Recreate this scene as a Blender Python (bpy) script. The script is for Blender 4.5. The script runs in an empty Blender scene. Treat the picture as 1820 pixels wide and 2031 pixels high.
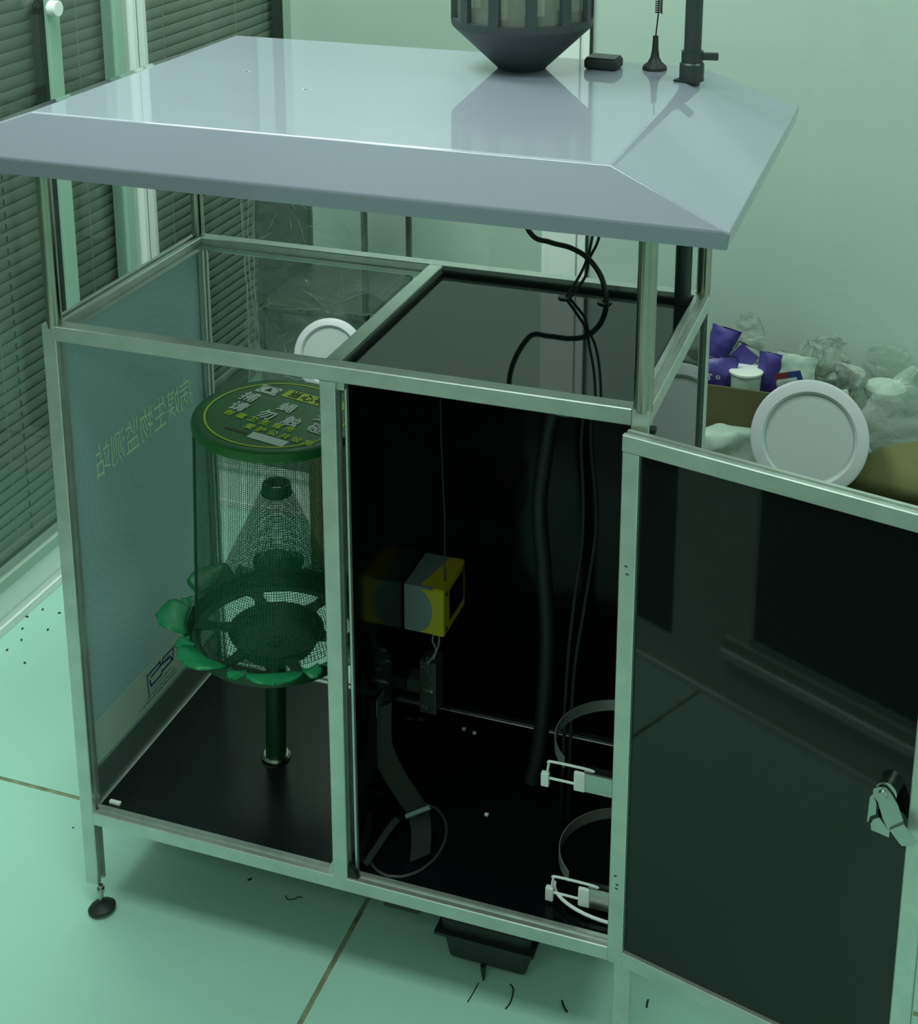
import bpy, bmesh, math, random
from mathutils import Vector, Matrix, noise
random.seed(7)
PI = math.pi
SC = bpy.context.scene
COL = SC.collection

# ------------------------------------------------------------------ camera
W_PX, H_PX = 1820.0, 2031.0
F_PX, CX, CY = 2912.69, 940.59, 301.80
CAM = Vector((1.1294, -1.5373, 1.6552)); YAW, PITCH, ROLL = -0.3278, 0.2648, 0.0017
fw = Vector((math.sin(YAW)*math.cos(PITCH), math.cos(YAW)*math.cos(PITCH), -math.sin(PITCH)))
rt = Vector((math.cos(YAW), -math.sin(YAW), 0)); up = rt.cross(fw)
c_, s_ = math.cos(ROLL), math.sin(ROLL)
rt, up = c_*rt + s_*up, -s_*rt + c_*up
cd = bpy.data.cameras.new('camera'); co = bpy.data.objects.new('camera', cd); COL.objects.link(co)
M = Matrix((( rt.x, up.x, -fw.x, CAM.x), (rt.y, up.y, -fw.y, CAM.y), (rt.z, up.z, -fw.z, CAM.z), (0, 0, 0, 1)))
co.matrix_world = M
cd.sensor_fit = 'VERTICAL'; cd.sensor_height = 36.0
cd.lens = F_PX/H_PX*36.0
cd.shift_x = (W_PX/2 - CX)/H_PX
cd.shift_y = (CY - H_PX/2)/H_PX
cd.clip_start = 0.02
SC.camera = co

# ------------------------------------------------------------------ world, lights, exposure
SC.view_settings.view_transform = 'Standard'; SC.view_settings.look = 'None'
SC.view_settings.gamma = 1.0; SC.view_settings.use_curve_mapping = False
SC.view_settings.exposure = 0.0
wd = bpy.data.worlds.new('world'); SC.world = wd; wd.use_nodes = True
wd.node_tree.nodes['Background'].inputs[0].default_value = (0.62, 0.85, 0.74, 1)
wd.node_tree.nodes['Background'].inputs[1].default_value = 0.05
LAMP_COL = (0.81, 1.0, 0.90)
def ceiling_lamp(x, y, sx, sy, power):
    l = bpy.data.lights.new('ceiling_panel_light', 'AREA'); l.shape = 'RECTANGLE'; l.size = sx; l.size_y = sy
    l.energy = power; l.color = LAMP_COL
    o = bpy.data.objects.new('ceiling_panel_light', l); COL.objects.link(o); o.location = (x, y, 2.58)
    return o
ceiling_lamp(-0.25, 0.30, 0.7, 0.6, 24)
ceiling_lamp(0.35, -0.52, 0.9, 0.45, 18)
ceiling_lamp(0.9, -2.35, 1.6, 0.6, 13)
ceiling_lamp(1.9, 0.35, 0.6, 0.6, 12)
ceiling_lamp(0.6, 1.55, 2.2, 0.4, 16)

# ------------------------------------------------------------------ materials
def mat(name, col, rough=0.5, metal=0.0, ior=1.5, noise_amt=0.0, noise_scale=8.0, bump=0.0, bump_scale=60.0, coat=0.0, alpha=1.0):
    m = bpy.data.materials.new(name); m.use_nodes = True
    nt = m.node_tree; b = nt.nodes['Principled BSDF']
    b.inputs['Base Color'].default_value = (*col, 1); b.inputs['Roughness'].default_value = rough
    b.inputs['Metallic'].default_value = metal; b.inputs['IOR'].default_value = ior
    b.inputs['Coat Weight'].default_value = coat; b.inputs['Coat Roughness'].default_value = 0.03
    b.inputs['Alpha'].default_value = alpha
    if noise_amt or bump:
        tc = nt.nodes.new('ShaderNodeTexCoord')
    if noise_amt:
        n = nt.nodes.new('ShaderNodeTexNoise'); n.inputs['Scale'].default_value = noise_scale; n.inputs['Detail'].default_value = 5
        nt.links.new(tc.outputs['Object'], n.inputs['Vector'])
        r = nt.nodes.new('ShaderNodeMapRange'); r.inputs[1].default_value = 0.3; r.inputs[2].default_value = 0.7
        r.inputs[3].default_value = 1-noise_amt; r.inputs[4].default_value = 1+noise_amt*0.5
        nt.links.new(n.outputs['Fac'], r.inputs[0])
        mx = nt.nodes.new('ShaderNodeMix'); mx.data_type = 'RGBA'; mx.blend_type = 'MULTIPLY'; mx.inputs[0].default_value = 1
        mx.inputs[6].default_value = (*col, 1); nt.links.new(r.outputs[0], mx.inputs[7])
        nt.links.new(mx.outputs[2], b.inputs['Base Color'])
    if bump:
        n2 = nt.nodes.new('ShaderNodeTexNoise'); n2.inputs['Scale'].default_value = bump_scale; n2.inputs['Detail'].default_value = 4
        nt.links.new(tc.outputs['Object'], n2.inputs['Vector'])
        bp = nt.nodes.new('ShaderNodeBump'); bp.inputs['Strength'].default_value = bump; bp.inputs['Distance'].default_value = 0.004
        nt.links.new(n2.outputs['Fac'], bp.inputs['Height']); nt.links.new(bp.outputs[0], b.inputs['Normal'])
    return m

def clear_mat(name, tint=(1, 1, 1), milk=0.0, milk_col=(0.8, 0.8, 0.8), rough=0.02, ior=1.5, wrinkle=0.0, wr_scale=25.0):
    """thin clear sheet: transparency, a share of milky diffuse, fresnel gloss"""
    m = bpy.data.materials.new(name); m.use_nodes = True; nt = m.node_tree
    for n in list(nt.nodes):
        if n.type != 'OUTPUT_MATERIAL': nt.nodes.remove(n)
    out = [n for n in nt.nodes if n.type == 'OUTPUT_MATERIAL'][0]
    t = nt.nodes.new('ShaderNodeBsdfTransparent'); t.inputs[0].default_value = (*tint, 1)
    d = nt.nodes.new('ShaderNodeBsdfDiffuse'); d.inputs[0].default_value = (*milk_col, 1)
    g = nt.nodes.new('ShaderNodeBsdfGlossy'); g.inputs['Roughness'].default_value = rough
    mx = nt.nodes.new('ShaderNodeMixShader'); mx.inputs[0].default_value = milk
    nt.links.new(t.outputs[0], mx.inputs[1]); nt.links.new(d.outputs[0], mx.inputs[2])
    fr = nt.nodes.new('ShaderNodeFresnel'); ge = nt.nodes.new('ShaderNodeNewGeometry')
    io = nt.nodes.new('ShaderNodeMapRange'); io.inputs[3].default_value = ior; io.inputs[4].default_value = 1/ior   # same sheet from both sides
    nt.links.new(ge.outputs['Backfacing'], io.inputs[0]); nt.links.new(io.outputs[0], fr.inputs[0])
    m2 = nt.nodes.new('ShaderNodeMixShader'); nt.links.new(fr.outputs[0], m2.inputs[0])
    nt.links.new(mx.outputs[0], m2.inputs[1]); nt.links.new(g.outputs[0], m2.inputs[2])
    if wrinkle:
        tc = nt.nodes.new('ShaderNodeTexCoord'); n = nt.nodes.new('ShaderNodeTexNoise')
        n.inputs['Scale'].default_value = wr_scale; n.inputs['Detail'].default_value = 6
        n.inputs['Distortion'].default_value = 1.5
        nt.links.new(tc.outputs['Object'], n.inputs['Vector'])
        bp = nt.nodes.new('ShaderNodeBump'); bp.inputs['Strength'].default_value = wrinkle; bp.inputs['Distance'].default_value = 0.02
        nt.links.new(n.outputs['Fac'], bp.inputs['Height'])
        for k in (fr, g, d): nt.links.new(bp.outputs[0], k.inputs['Normal'])
    nt.links.new(m2.outputs[0], out.inputs[0])
    return m

def mesh_mat(name, col, nu, nv, wire=0.42):
    """woven net: wires across u and v, holes between them"""
    m = bpy.data.materials.new(name); m.use_nodes = True; nt = m.node_tree
    b = nt.nodes['Principled BSDF']; b.inputs['Base Color'].default_value = (*col, 1); b.inputs['Roughness'].default_value = 0.45
    uv = nt.nodes.new('ShaderNodeUVMap'); sp = nt.nodes.new('ShaderNodeSeparateXYZ'); nt.links.new(uv.outputs[0], sp.inputs[0])
    def wires(sock, n):
        a = nt.nodes.new('ShaderNodeMath'); a.operation = 'MULTIPLY'; a.inputs[1].default_value = n; nt.links.new(sock, a.inputs[0])
        f = nt.nodes.new('ShaderNodeMath'); f.operation = 'FRACT'; nt.links.new(a.outputs[0], f.inputs[0])
        l = nt.nodes.new('ShaderNodeMath'); l.operation = 'LESS_THAN'; l.inputs[1].default_value = wire; nt.links.new(f.outputs[0], l.inputs[0])
        return l.outputs[0]
    mxm = nt.nodes.new('ShaderNodeMath'); mxm.operation = 'MAXIMUM'
    nt.links.new(wires(sp.outputs[0], nu), mxm.inputs[0]); nt.links.new(wires(sp.outputs[1], nv), mxm.inputs[1])
    nt.links.new(mxm.outputs[0], b.inputs['Alpha'])
    return m

M_ = {}
M_['alu'] = mat('brushed_aluminium', (0.62, 0.665, 0.625), 0.36, 0.75, noise_amt=0.10, noise_scale=30)
M_['alu_dark'] = mat('aluminium_groove', (0.10, 0.12, 0.11), 0.5, 0.3)
M_['steel'] = mat('stainless_tube', (0.44, 0.44, 0.38), 0.20, 1.0, noise_amt=0.08, noise_scale=40)
M_['chrome'] = mat('bright_zinc', (0.50, 0.53, 0.50), 0.25, 1.0)
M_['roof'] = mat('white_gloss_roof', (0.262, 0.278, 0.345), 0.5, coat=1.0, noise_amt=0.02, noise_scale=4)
M_['black'] = mat('black_acrylic', (0.006, 0.007, 0.008), 0.03)
M_['black_in'] = mat('black_inner_sheet', (0.003, 0.004, 0.005), 0.12, ior=1.24)
M_['black_top'] = mat('black_top_sheet', (0.010, 0.014, 0.017), 0.035, ior=1.40)
M_['black_base'] = mat('black_base_board', (0.007, 0.008, 0.010), 0.22)
M_['rubber'] = mat('black_rubber', (0.012, 0.016, 0.016), 0.55)
M_['pipe'] = mat('grey_black_pipe', (0.030, 0.040, 0.042), 0.38)
M_['lantern'] = mat('slate_plastic', (0.040, 0.052, 0.056), 0.5, bump=0.15, bump_scale=300)
M_['smoke'] = clear_mat('smoky_window', (0.86, 0.88, 0.84), 0.22, (0.42, 0.44, 0.38))
M_['inner_white'] = mat('white_insert', (0.85, 0.86, 0.82), 0.5)
M_['cable'] = mat('black_cable', (0.008, 0.010, 0.010), 0.4)
M_['green'] = mat('dark_green_plastic', (0.008, 0.075, 0.030), 0.42)
M_['green_lid'] = mat('lid_green', (0.020, 0.15, 0.035), 0.35)
M_['petal'] = mat('petal_green', (0.010, 0.25, 0.095), 0.38)
M_['stem'] = mat('stem_green', (0.007, 0.045, 0.018), 0.4)
M_['net'] = mesh_mat('green_net', (0.012, 0.12, 0.055), 230, 110, 0.20)
M_['net_cone'] = mesh_mat('cone_net', (0.008, 0.09, 0.04), 130, 70, 0.22)
M_['yellow'] = mat('yellow_print', (0.72, 0.80, 0.03), 0.5)
M_['white_print'] = mat('white_print', (0.82, 0.86, 0.84), 0.5)
M_['pale_print'] = mat('pale_green_print', (0.85, 0.98, 0.70), 0.6)
M_['black_print'] = mat('black_print', (0.01, 0.012, 0.008), 0.5)
M_['red_print'] = mat('red_print', (0.20, 0.035, 0.04), 0.5)
M_['blue_print'] = mat('blue_print', (0.03, 0.06, 0.22), 0.5)
M_['grey_print'] = mat('grey_print', (0.10, 0.18, 0.14), 0.6)
M_['band'] = mat('pale_band', (0.52, 0.64, 0.54), 0.5)
M_['strip'] = mat('grey_strip', (0.14, 0.19, 0.18), 0.4, 0.3)
M_['yellow_box'] = mat('yellow_case', (0.40, 0.33, 0.010), 0.6)
M_['grey_box'] = mat('grey_case', (0.13, 0.18, 0.18), 0.6)
M_['strap'] = mat('black_nylon', (0.006, 0.008, 0.007), 0.8, bump=0.3, bump_scale=400)
M_['device'] = mat('dark_metal', (0.05, 0.06, 0.055), 0.4, 0.5)
M_['floor'] = mat('mint_floor_panel', (0.42, 0.70, 0.60), 0.32, noise_amt=0.05, noise_scale=3)
M_['joint'] = mat('dirty_joint', (0.26, 0.30, 0.18), 0.8, noise_amt=0.6, noise_scale=25)
M_['wall'] = mat('pale_green_wall', (0.62, 0.70, 0.645), 0.6, noise_amt=0.05, noise_scale=2)
M_['ceiling'] = mat('ceiling_white', (0.75, 0.8, 0.76), 0.7)
M_['trim'] = mat('white_aluminium_trim', (0.84, 0.88, 0.86), 0.35)
M_['trim_green'] = mat('mint_edge_trim', (0.33, 0.52, 0.42), 0.35)
M_['trim_grey'] = mat('grey_rail_trim', (0.38, 0.50, 0.43), 0.35)
M_['gap'] = mat('dark_gap', (0.015, 0.03, 0.024), 0.6)
M_['slat'] = mat('blind_slat_grey', (0.21, 0.25, 0.21), 0.5, noise_amt=0.05, noise_scale=20)
M_['slat_dark'] = mat('blind_backing', (0.14, 0.18, 0.15), 0.7)
M_['cord'] = mat('pale_cord', (0.22, 0.32, 0.25), 0.7)
M_['glass'] = clear_mat('clear_glass', (0.97, 0.99, 0.98), 0.0, rough=0.01)
M_['film'] = clear_mat('clear_film', (0.94, 0.97, 0.95), 0.10, (0.6, 0.68, 0.62), rough=0.12, wrinkle=1.0, wr_scale=14)
M_['bag'] = clear_mat('thin_white_bag', (0.9, 0.95, 0.92), 0.45, (0.62, 0.70, 0.64), rough=0.25, wrinkle=0.22, wr_scale=30)
M_['bag_clear'] = clear_mat('clear_bag', (0.92, 0.96, 0.94), 0.2, (0.6, 0.66, 0.58), rough=0.15, wrinkle=0.8, wr_scale=22)
M_['bag_white'] = mat('white_bag', (0.50, 0.62, 0.54), 0.45, bump=0.6, bump_scale=30)
M_['card'] = mat('cardboard', (0.135, 0.120, 0.055), 0.8, noise_amt=0.08, noise_scale=15)
M_['card_light'] = mat('cardboard_inside', (0.20, 0.20, 0.075), 0.8, noise_amt=0.08, noise_scale=12)
M_['purple'] = mat('purple_pack', (0.085, 0.06, 0.30), 0.4, bump=0.5, bump_scale=40)
M_['disc'] = mat('white_disc', (0.62, 0.62, 0.66), 0.4)
M_['disc_in'] = mat('disc_diffuser', (0.52, 0.56, 0.57), 0.5)
M_['unit_grey'] = mat('unit_panel_grey', (0.06, 0.08, 0.068), 0.5)
M_['unit_post'] = mat('unit_post', (0.08, 0.11, 0.09), 0.45, 0.4)
M_['debris'] = mat('dark_speck', (0.012, 0.02, 0.015), 0.7)
M_['gcup'] = mat('grey_cup', (0.26, 0.32, 0.27), 0.5)

# station side panel: blue grey sheet with faint concentric ripples printed on it
m = mat('blue_grey_sheet', (0.42, 0.60, 0.62), 0.42); nt = m.node_tree; M_['sheet'] = m
tc = nt.nodes.new('ShaderNodeTexCoord'); wv = nt.nodes.new('ShaderNodeTexWave'); wv.wave_type = 'RINGS'; wv.rings_direction = 'X'
mp = nt.nodes.new('ShaderNodeMapping'); mp.inputs['Location'].default_value = (0, 0.007, -0.62)
nt.links.new(tc.outputs['Object'], mp.inputs[0]); nt.links.new(mp.outputs[0], wv.inputs[0])
wv.inputs['Scale'].default_value = 22; wv.inputs['Distortion'].default_value = 1.0; wv.inputs['Detail'].default_value = 1
rp = nt.nodes.new('ShaderNodeMix'); rp.data_type = 'RGBA'; rp.inputs[6].default_value = (0.40, 0.57, 0.60, 1); rp.inputs[7].default_value = (0.425, 0.60, 0.62, 1)
nt.links.new(wv.outputs['Fac'], rp.inputs[0]); nt.links.new(rp.outputs[2], nt.nodes['Principled BSDF'].inputs['Base Color'])
# smudgy glazed wall panel right of the pillar
m = mat('glazed_panel', (0.52, 0.62, 0.57), 0.06); nt = m.node_tree; M_['glazed'] = m
tc = nt.nodes.new('ShaderNodeTexCoord'); n = nt.nodes.new('ShaderNodeTexNoise'); n.inputs['Scale'].default_value = 5; n.inputs['Detail'].default_value = 8; n.inputs['Roughness'].default_value = 0.65
nt.links.new(tc.outputs['Object'], n.inputs['Vector'])
mr = nt.nodes.new('ShaderNodeMapRange'); mr.inputs[1].default_value = 0.56; mr.inputs[2].default_value = 0.75; mr.inputs[3].default_value = 0; mr.inputs[4].default_value = 0.5
nt.links.new(n.outputs['Fac'], mr.inputs[0])
mx = nt.nodes.new('ShaderNodeMix'); mx.data_type = 'RGBA'; mx.inputs[6].default_value = (0.52, 0.62, 0.57, 1); mx.inputs[7].default_value = (0.40, 0.48, 0.41, 1)
nt.links.new(mr.outputs[0], mx.inputs[0]); nt.links.new(mx.outputs[2], nt.nodes['Principled BSDF'].inputs['Base Color'])

# ------------------------------------------------------------------ mesh builder
class MB:
    def __init__(s): s.v = []; s.f = []; s.uv = {}; s.mi = []
    def add(s, vs, fs, mi=0):
        o = len(s.v); s.v += [Vector(a) for a in vs]
        for f in fs: s.f.append([i+o for i in f]); s.mi.append(mi)
        return s
    def box(s, x0, x1, y0, y1, z0, z1, mi=0, ch=0.0):
        if ch <= 0:
            vs = [(x, y, z) for z in (z0, z1) for y in (y0, y1) for x in (x0, x1)]
            return s.add(vs, [(0, 2, 3, 1), (4, 5, 7, 6), (0, 1, 5, 4), (2, 6, 7, 3), (0, 4, 6, 2), (1, 3, 7, 5)], mi)
        bm = bmesh.new(); bmesh.ops.create_cube(bm, size=1)
        for v in bm.verts: v.co = Vector(((x0+x1)/2+v.co.x*(x1-x0), (y0+y1)/2+v.co.y*(y1-y0), (z0+z1)/2+v.co.z*(z1-z0)))
        bmesh.ops.bevel(bm, geom=list(bm.edges), offset=ch, segments=2, affect='EDGES', profile=0.5)
        bm.verts.index_update(); s.add([v.co.copy() for v in bm.verts], [[v.index for v in f.verts] for f in bm.faces], mi); bm.free()
        return s
    def prism(s, poly, axis, a, b, mi=0):
        n = len(poly)
        def P(p, t):
            return {'x': (t, p[0], p[1]), 'y': (p[0], t, p[1]), 'z': (p[0], p[1], t)}[axis]
        vs = [P(p, a) for p in poly]+[P(p, b) for p in poly]
        fs = [(i, (i+1) % n, n+(i+1) % n, n+i) for i in range(n)]+[list(range(n))[::-1], list(range(n, 2*n))]
        return s.add(vs, fs, mi)
    def tube(s, path, r, n=10, closed=False, mi=0, flat=None):
        path = [Vector(p) for p in path]; N = len(path); vs = []; fs = []
        prev = None
        for i, p in enumerate(path):
            if closed: t = path[(i+1) % N]-path[i-1]
            else: t = path[min(i+1, N-1)]-path[max(i-1, 0)]
            t.normalize()
            if prev is None:
                a = Vector((0, 0, 1)) if abs(t.z) < .9 else Vector((1, 0, 0)); a = (a-t*a.dot(t)).normalized()
            else: a = (prev-t*prev.dot(t)).normalized()
            prev = a; b = t.cross(a)
            rr = r[i] if isinstance(r, (list, tuple)) else r
            for k in range(n):
                th = 2*PI*k/n; ca, sa = math.cos(th)*rr, math.sin(th)*rr
                vs.append(p+a*ca*(flat[0] if flat else 1)+b*sa*(flat[1] if flat else 1))
        for i in range(N if closed else N-1):
            j = (i+1) % N
            for k in range(n): fs.append((i*n+k, i*n+(k+1) % n, j*n+(k+1) % n, j*n+k))
        if not closed: fs += [list(range(n))[::-1], list(range((N-1)*n, N*n))]
        return s.add(vs, fs, mi)
    def lathe(s, prof, c=(0, 0), n=48, a0=0.0, a1=2*PI, mi=0, uv=False, jit=None):
        full = abs(a1-a0-2*PI) < 1e-6; cols = n if full else n+1; o = len(s.v); m = len(prof)
        for k in range(cols):
            th = a0+(a1-a0)*k/n
            for (r, z) in prof: s.v.append(Vector((c[0]+r*math.cos(th), c[1]+r*math.sin(th), z)))
        for k in range(n):
            k2 = (k+1) % cols
            for i in range(m-1):
                f = [o+k*m+i, o+k2*m+i, o+k2*m+i+1, o+k*m+i+1]
                if prof[i][0] < 1e-7: f = [f[0], f[2], f[3]]
                elif prof[i+1][0] < 1e-7: f = f[:3]
                if uv:
                    if len(f) == 4: s.uv[len(s.f)] = [(k/n, i/(m-1)), ((k+1)/n, i/(m-1)), ((k+1)/n, (i+1)/(m-1)), (k/n, (i+1)/(m-1))]
                s.f.append(f); s.mi.append(mi)
        return s
    def grid(s, fn, nu, nv, mi=0):
        o = len(s.v)
        for j in range(nv+1):
            for i in range(nu+1): s.v.append(Vector(fn(i/nu, j/nv)))
        for j in range(nv):
            for i in range(nu):
                a = o+j*(nu+1)+i; s.f.append([a, a+1, a+nu+2, a+nu+1]); s.mi.append(mi)
        return s
    def xf(s, mtx, start=0):
        for i in range(start, len(s.v)): s.v[i] = mtx @ s.v[i]
        return s
    def clean(s):
        bm = bmesh.new(); vs = [bm.verts.new(v) for v in s.v]
        return bm

def base_of(p):
    b = Vector((0, 0, 0))
    return p.get('_o') if False else b

ORIG = {}
def obj(name, mb, mat_, parent=None, smooth=38, kind=None, label=None, group=None, cat=None, loc=None, wn=True):
    """one mesh object; vertices are given in the frame of the thing (world for top-level things)"""
    me = bpy.data.meshes.new(name)
    off = Vector((0, 0, 0))
    p = parent
    while p is not None:
        if p.name in ORIG: off = ORIG[p.name]; break
        p = p.parent
    if parent is None and loc is not None: off = Vector(loc)
    me.from_pydata([tuple(v-off) for v in mb.v], [], mb.f)
    mats = mat_ if isinstance(mat_, (list, tuple)) else [mat_]
    for m in mats: me.materials.append(m)
    if len(mats) > 1: me.polygons.foreach_set('material_index', mb.mi)
    if mb.uv:
        ul = me.uv_layers.new(name='UVMap')
        for pi, uvs in mb.uv.items():
            pl = me.polygons[pi]
            for k, li in enumerate(pl.loop_indices): ul.data[li].uv = uvs[k]
    bm = bmesh.new(); bm.from_mesh(me); bmesh.ops.recalc_face_normals(bm, faces=list(bm.faces)); bm.to_mesh(me); bm.free()
    me.update()
    if smooth:
        me.polygons.foreach_set('use_smooth', [True]*len(me.polygons)); me.set_sharp_from_angle(angle=math.radians(smooth))
    o = bpy.data.objects.new(name, me); COL.objects.link(o)
    if smooth and len(me.polygons) < 2500 and wn:
        wm = o.modifiers.new('weighted_normal', 'WEIGHTED_NORMAL'); wm.keep_sharp = True; wm.weight = 90
    if parent is not None: o.parent = parent
    elif loc is not None: o.location = loc; ORIG[o.name] = Vector(loc)
    if kind: o['kind'] = kind
    if label: o['label'] = label
    if group: o['group'] = group
    if cat: o['category'] = cat
    return o
def thing(name, label, cat, loc, group=None, rot=None, local=False):
    o = bpy.data.objects.new(name, None); COL.objects.link(o); o.location = loc; o.empty_display_size = 0.05
    o['label'] = label; o['category'] = cat
    if group: o['group'] = group
    if rot: o.rotation_euler = rot
    ORIG[o.name] = Vector((0, 0, 0)) if local else Vector(loc)
    return o
def struct(name, mb, m, parent=None, smooth=38): return obj(name, mb, m, parent, smooth, kind='structure')
def copy_thing(src, loc, label, rot=None, group=None):
    r = src.copy(); COL.objects.link(r); r.location = loc
    if rot is not None: r.rotation_euler = rot
    r['label'] = label
    if group: r['group'] = group
    for ch in list(src.children):
        c = ch.copy(); COL.objects.link(c); c.parent = r
        for g in list(ch.children):
            d = g.copy(); COL.objects.link(d); d.parent = c
    return r

def profile(t, slots='', ch=0.0012, w=0.0062, d=0.0042, x0=0.0, y0=0.0):
    """square aluminium section with a slot on the named sides (S,E,N,W of its own plane)"""
    h = w/2; m = t/2; p = []
    p += [(ch, 0)]
    if 'S' in slots: p += [(m-h, 0), (m-h, d), (m+h, d), (m+h, 0)]
    p += [(t-ch, 0), (t, ch)]
    if 'E' in slots: p += [(t, m-h), (t-d, m-h), (t-d, m+h), (t, m+h)]
    p += [(t, t-ch), (t-ch, t)]
    if 'N' in slots: p += [(m+h, t), (m+h, t-d), (m-h, t-d), (m-h, t)]
    p += [(ch, t), (0, t-ch)]
    if 'W' in slots: p += [(0, m+h), (d, m+h), (d, m-h), (0, m-h)]
    p += [(0, ch)]
    return [(a+x0, b+y0) for a, b in p]

def text_geo(s, size_x, size_y, mirror=False, bold=0.0):
    c = bpy.data.curves.new('lettering', 'FONT'); c.body = s; c.align_x = 'CENTER'; c.resolution_u = 2; c.offset = bold
    o = bpy.data.objects.new('lettering', c); COL.objects.link(o)
    dg = bpy.context.evaluated_depsgraph_get(); me = bpy.data.meshes.new_from_object(o.evaluated_get(dg))
    vs = [((v.co.x)*size_x, (v.co.y-0.36)*size_y) for v in me.vertices]; fs = [list(p.vertices) for p in me.polygons]
    bpy.data.objects.remove(o); bpy.data.curves.remove(c); bpy.data.meshes.remove(me)
    return vs, fs

# ================================================================== THE ROOM
XL, YB = -0.547, 1.145            # left glass wall, back glass partition
XR, YF, YBB, ZC = 2.7, -3.1, 1.90, 2.62
# floor: base slab with big panels laid on it, dirty joints between
fl = struct('floor', MB().box(XL-0.1, XR, YF, YBB+0.05, -0.05, -0.0012), M_['joint'])
px, py, pitch, gap = 0.391, 0.194, 1.2, 0.0075
for i in range(-1, 2):
    for j in range(-3, 2):
        x0 = max(px+i*pitch+gap/2, XL-0.1); x1 = min(px+(i+1)*pitch-gap/2, XR)
        y0 = max(py+j*pitch+gap/2, YF); y1 = min(py+(j+1)*pitch-gap/2, YBB+0.05)
        if x1-x0 < 0.02 or y1-y0 < 0.02: continue
        obj('tile', MB().box(x0, x1, y0, y1, -0.0012, 0.0, ch=0.0004), M_['floor'], fl)
struct('ceiling', MB().box(XL-0.2, XR, YF, YBB+0.05, ZC, ZC+0.05), M_['ceiling'])
struct('wall_right', MB().box(XR, XR+0.08, YF, YBB+0.05, -0.05, ZC), M_['wall'])
struct('wall_front', MB().box(XL-0.2, XR, YF-0.08, YF, -0.05, ZC), M_['wall'])
struct('wall_left', MB().box(XL-0.16, XL-0.10, YF, YBB+0.05, -0.05, ZC), M_['slat_dark'])
struct('wall_back', MB().box(XL-0.2, XR, YBB, YBB+0.06, -0.05, ZC), M_['wall'])
# left glass wall
def lstrip(name, y0, y1, z0, z1, x1=0.0, x0=-0.03, m='trim'):
    return struct(name, MB().box(XL+x0, XL+x1, y0, y1, z0, z1, ch=0.0015), M_[m])
bl = lstrip('baseboard_left', YF, 1.10, 0.0, 0.088, 0.0)
obj('base_lip', MB().box(XL, XL+0.006, YF, 1.10, 0.0, 0.018, ch=0.001), M_['trim'], bl)
obj('seam', MB().box(XL-0.001, XL+0.0006, YF, 1.10, 0.0335, 0.0345), M_['trim_grey'], bl)
lstrip('trim_1', YF, 0.829, 0.088, 0.112, 0.004, m='trim_grey')
lstrip('trim_2', 0.878, 1.075, 0.088, 0.112, 0.004, m='trim_grey')
lstrip('trim_3', 0.8295, 0.839, 0.088, ZC, -0.004, m='gap')
lstrip('trim_4', 0.839, 0.878, 0.088, ZC, 0.003, m='trim_green')
tg = lstrip('trim_5', 1.070, 1.094, 0.0, ZC, 0.004, m='trim_green')
lstrip('trim_6', 1.094, 1.122, 0.0, ZC, -0.002, m='trim_grey')
cp = lstrip('trim_7', 1.124, 1.166, 0.0, ZC, 0.012, m='trim')
obj('seam', MB().box(XL+0.0115, XL+0.0126, 1.1385, 1.1398, 0.0, ZC), M_['gap'], cp)
lstrip('trim_8', 1.166, 1.196, 0.0, ZC, 0.0, m='trim')
lstrip('trim_9', 1.199, 1.21, 0.0, ZC, -0.008, m='trim_green')
lstrip('trim_10', 1.850, 1.856, 0.0, ZC, 0.0, m='gap')
lstrip('trim_15', 1.856, 1.90, 0.0, ZC, 0.0, m='trim_grey')
struct('window_1', MB().box(XL-0.008, XL-0.004, YF, 0.829, 0.11, ZC), M_['glass'])
struct('window_2', MB().box(XL-0.008, XL-0.004, 0.878, 1.07, 0.11, ZC), M_['glass'])
# door pull on the glass
kb = thing('door_knob', 'round brushed metal door knob on the mint strip of the left glass wall', 'knob', (XL+0.003, 0.838, 1.184))
mbk = MB(); mbk.tube([(XL+0.003, 0.838, 1.184), (XL+0.012, 0.838, 1.184)], 0.006, 14); obj('shank', mbk, M_['trim_green'], kb)
mbk = MB(); mbk.tube([(XL+0.010, 0.838, 1.184), (XL+0.0115, 0.838, 1.184), (XL+0.029, 0.838, 1.184), (XL+0.0305, 0.838, 1.184)], [0.0135, 0.0155, 0.0155, 0.0135], 28); obj('grip', mbk, M_['trim'], kb)

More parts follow.
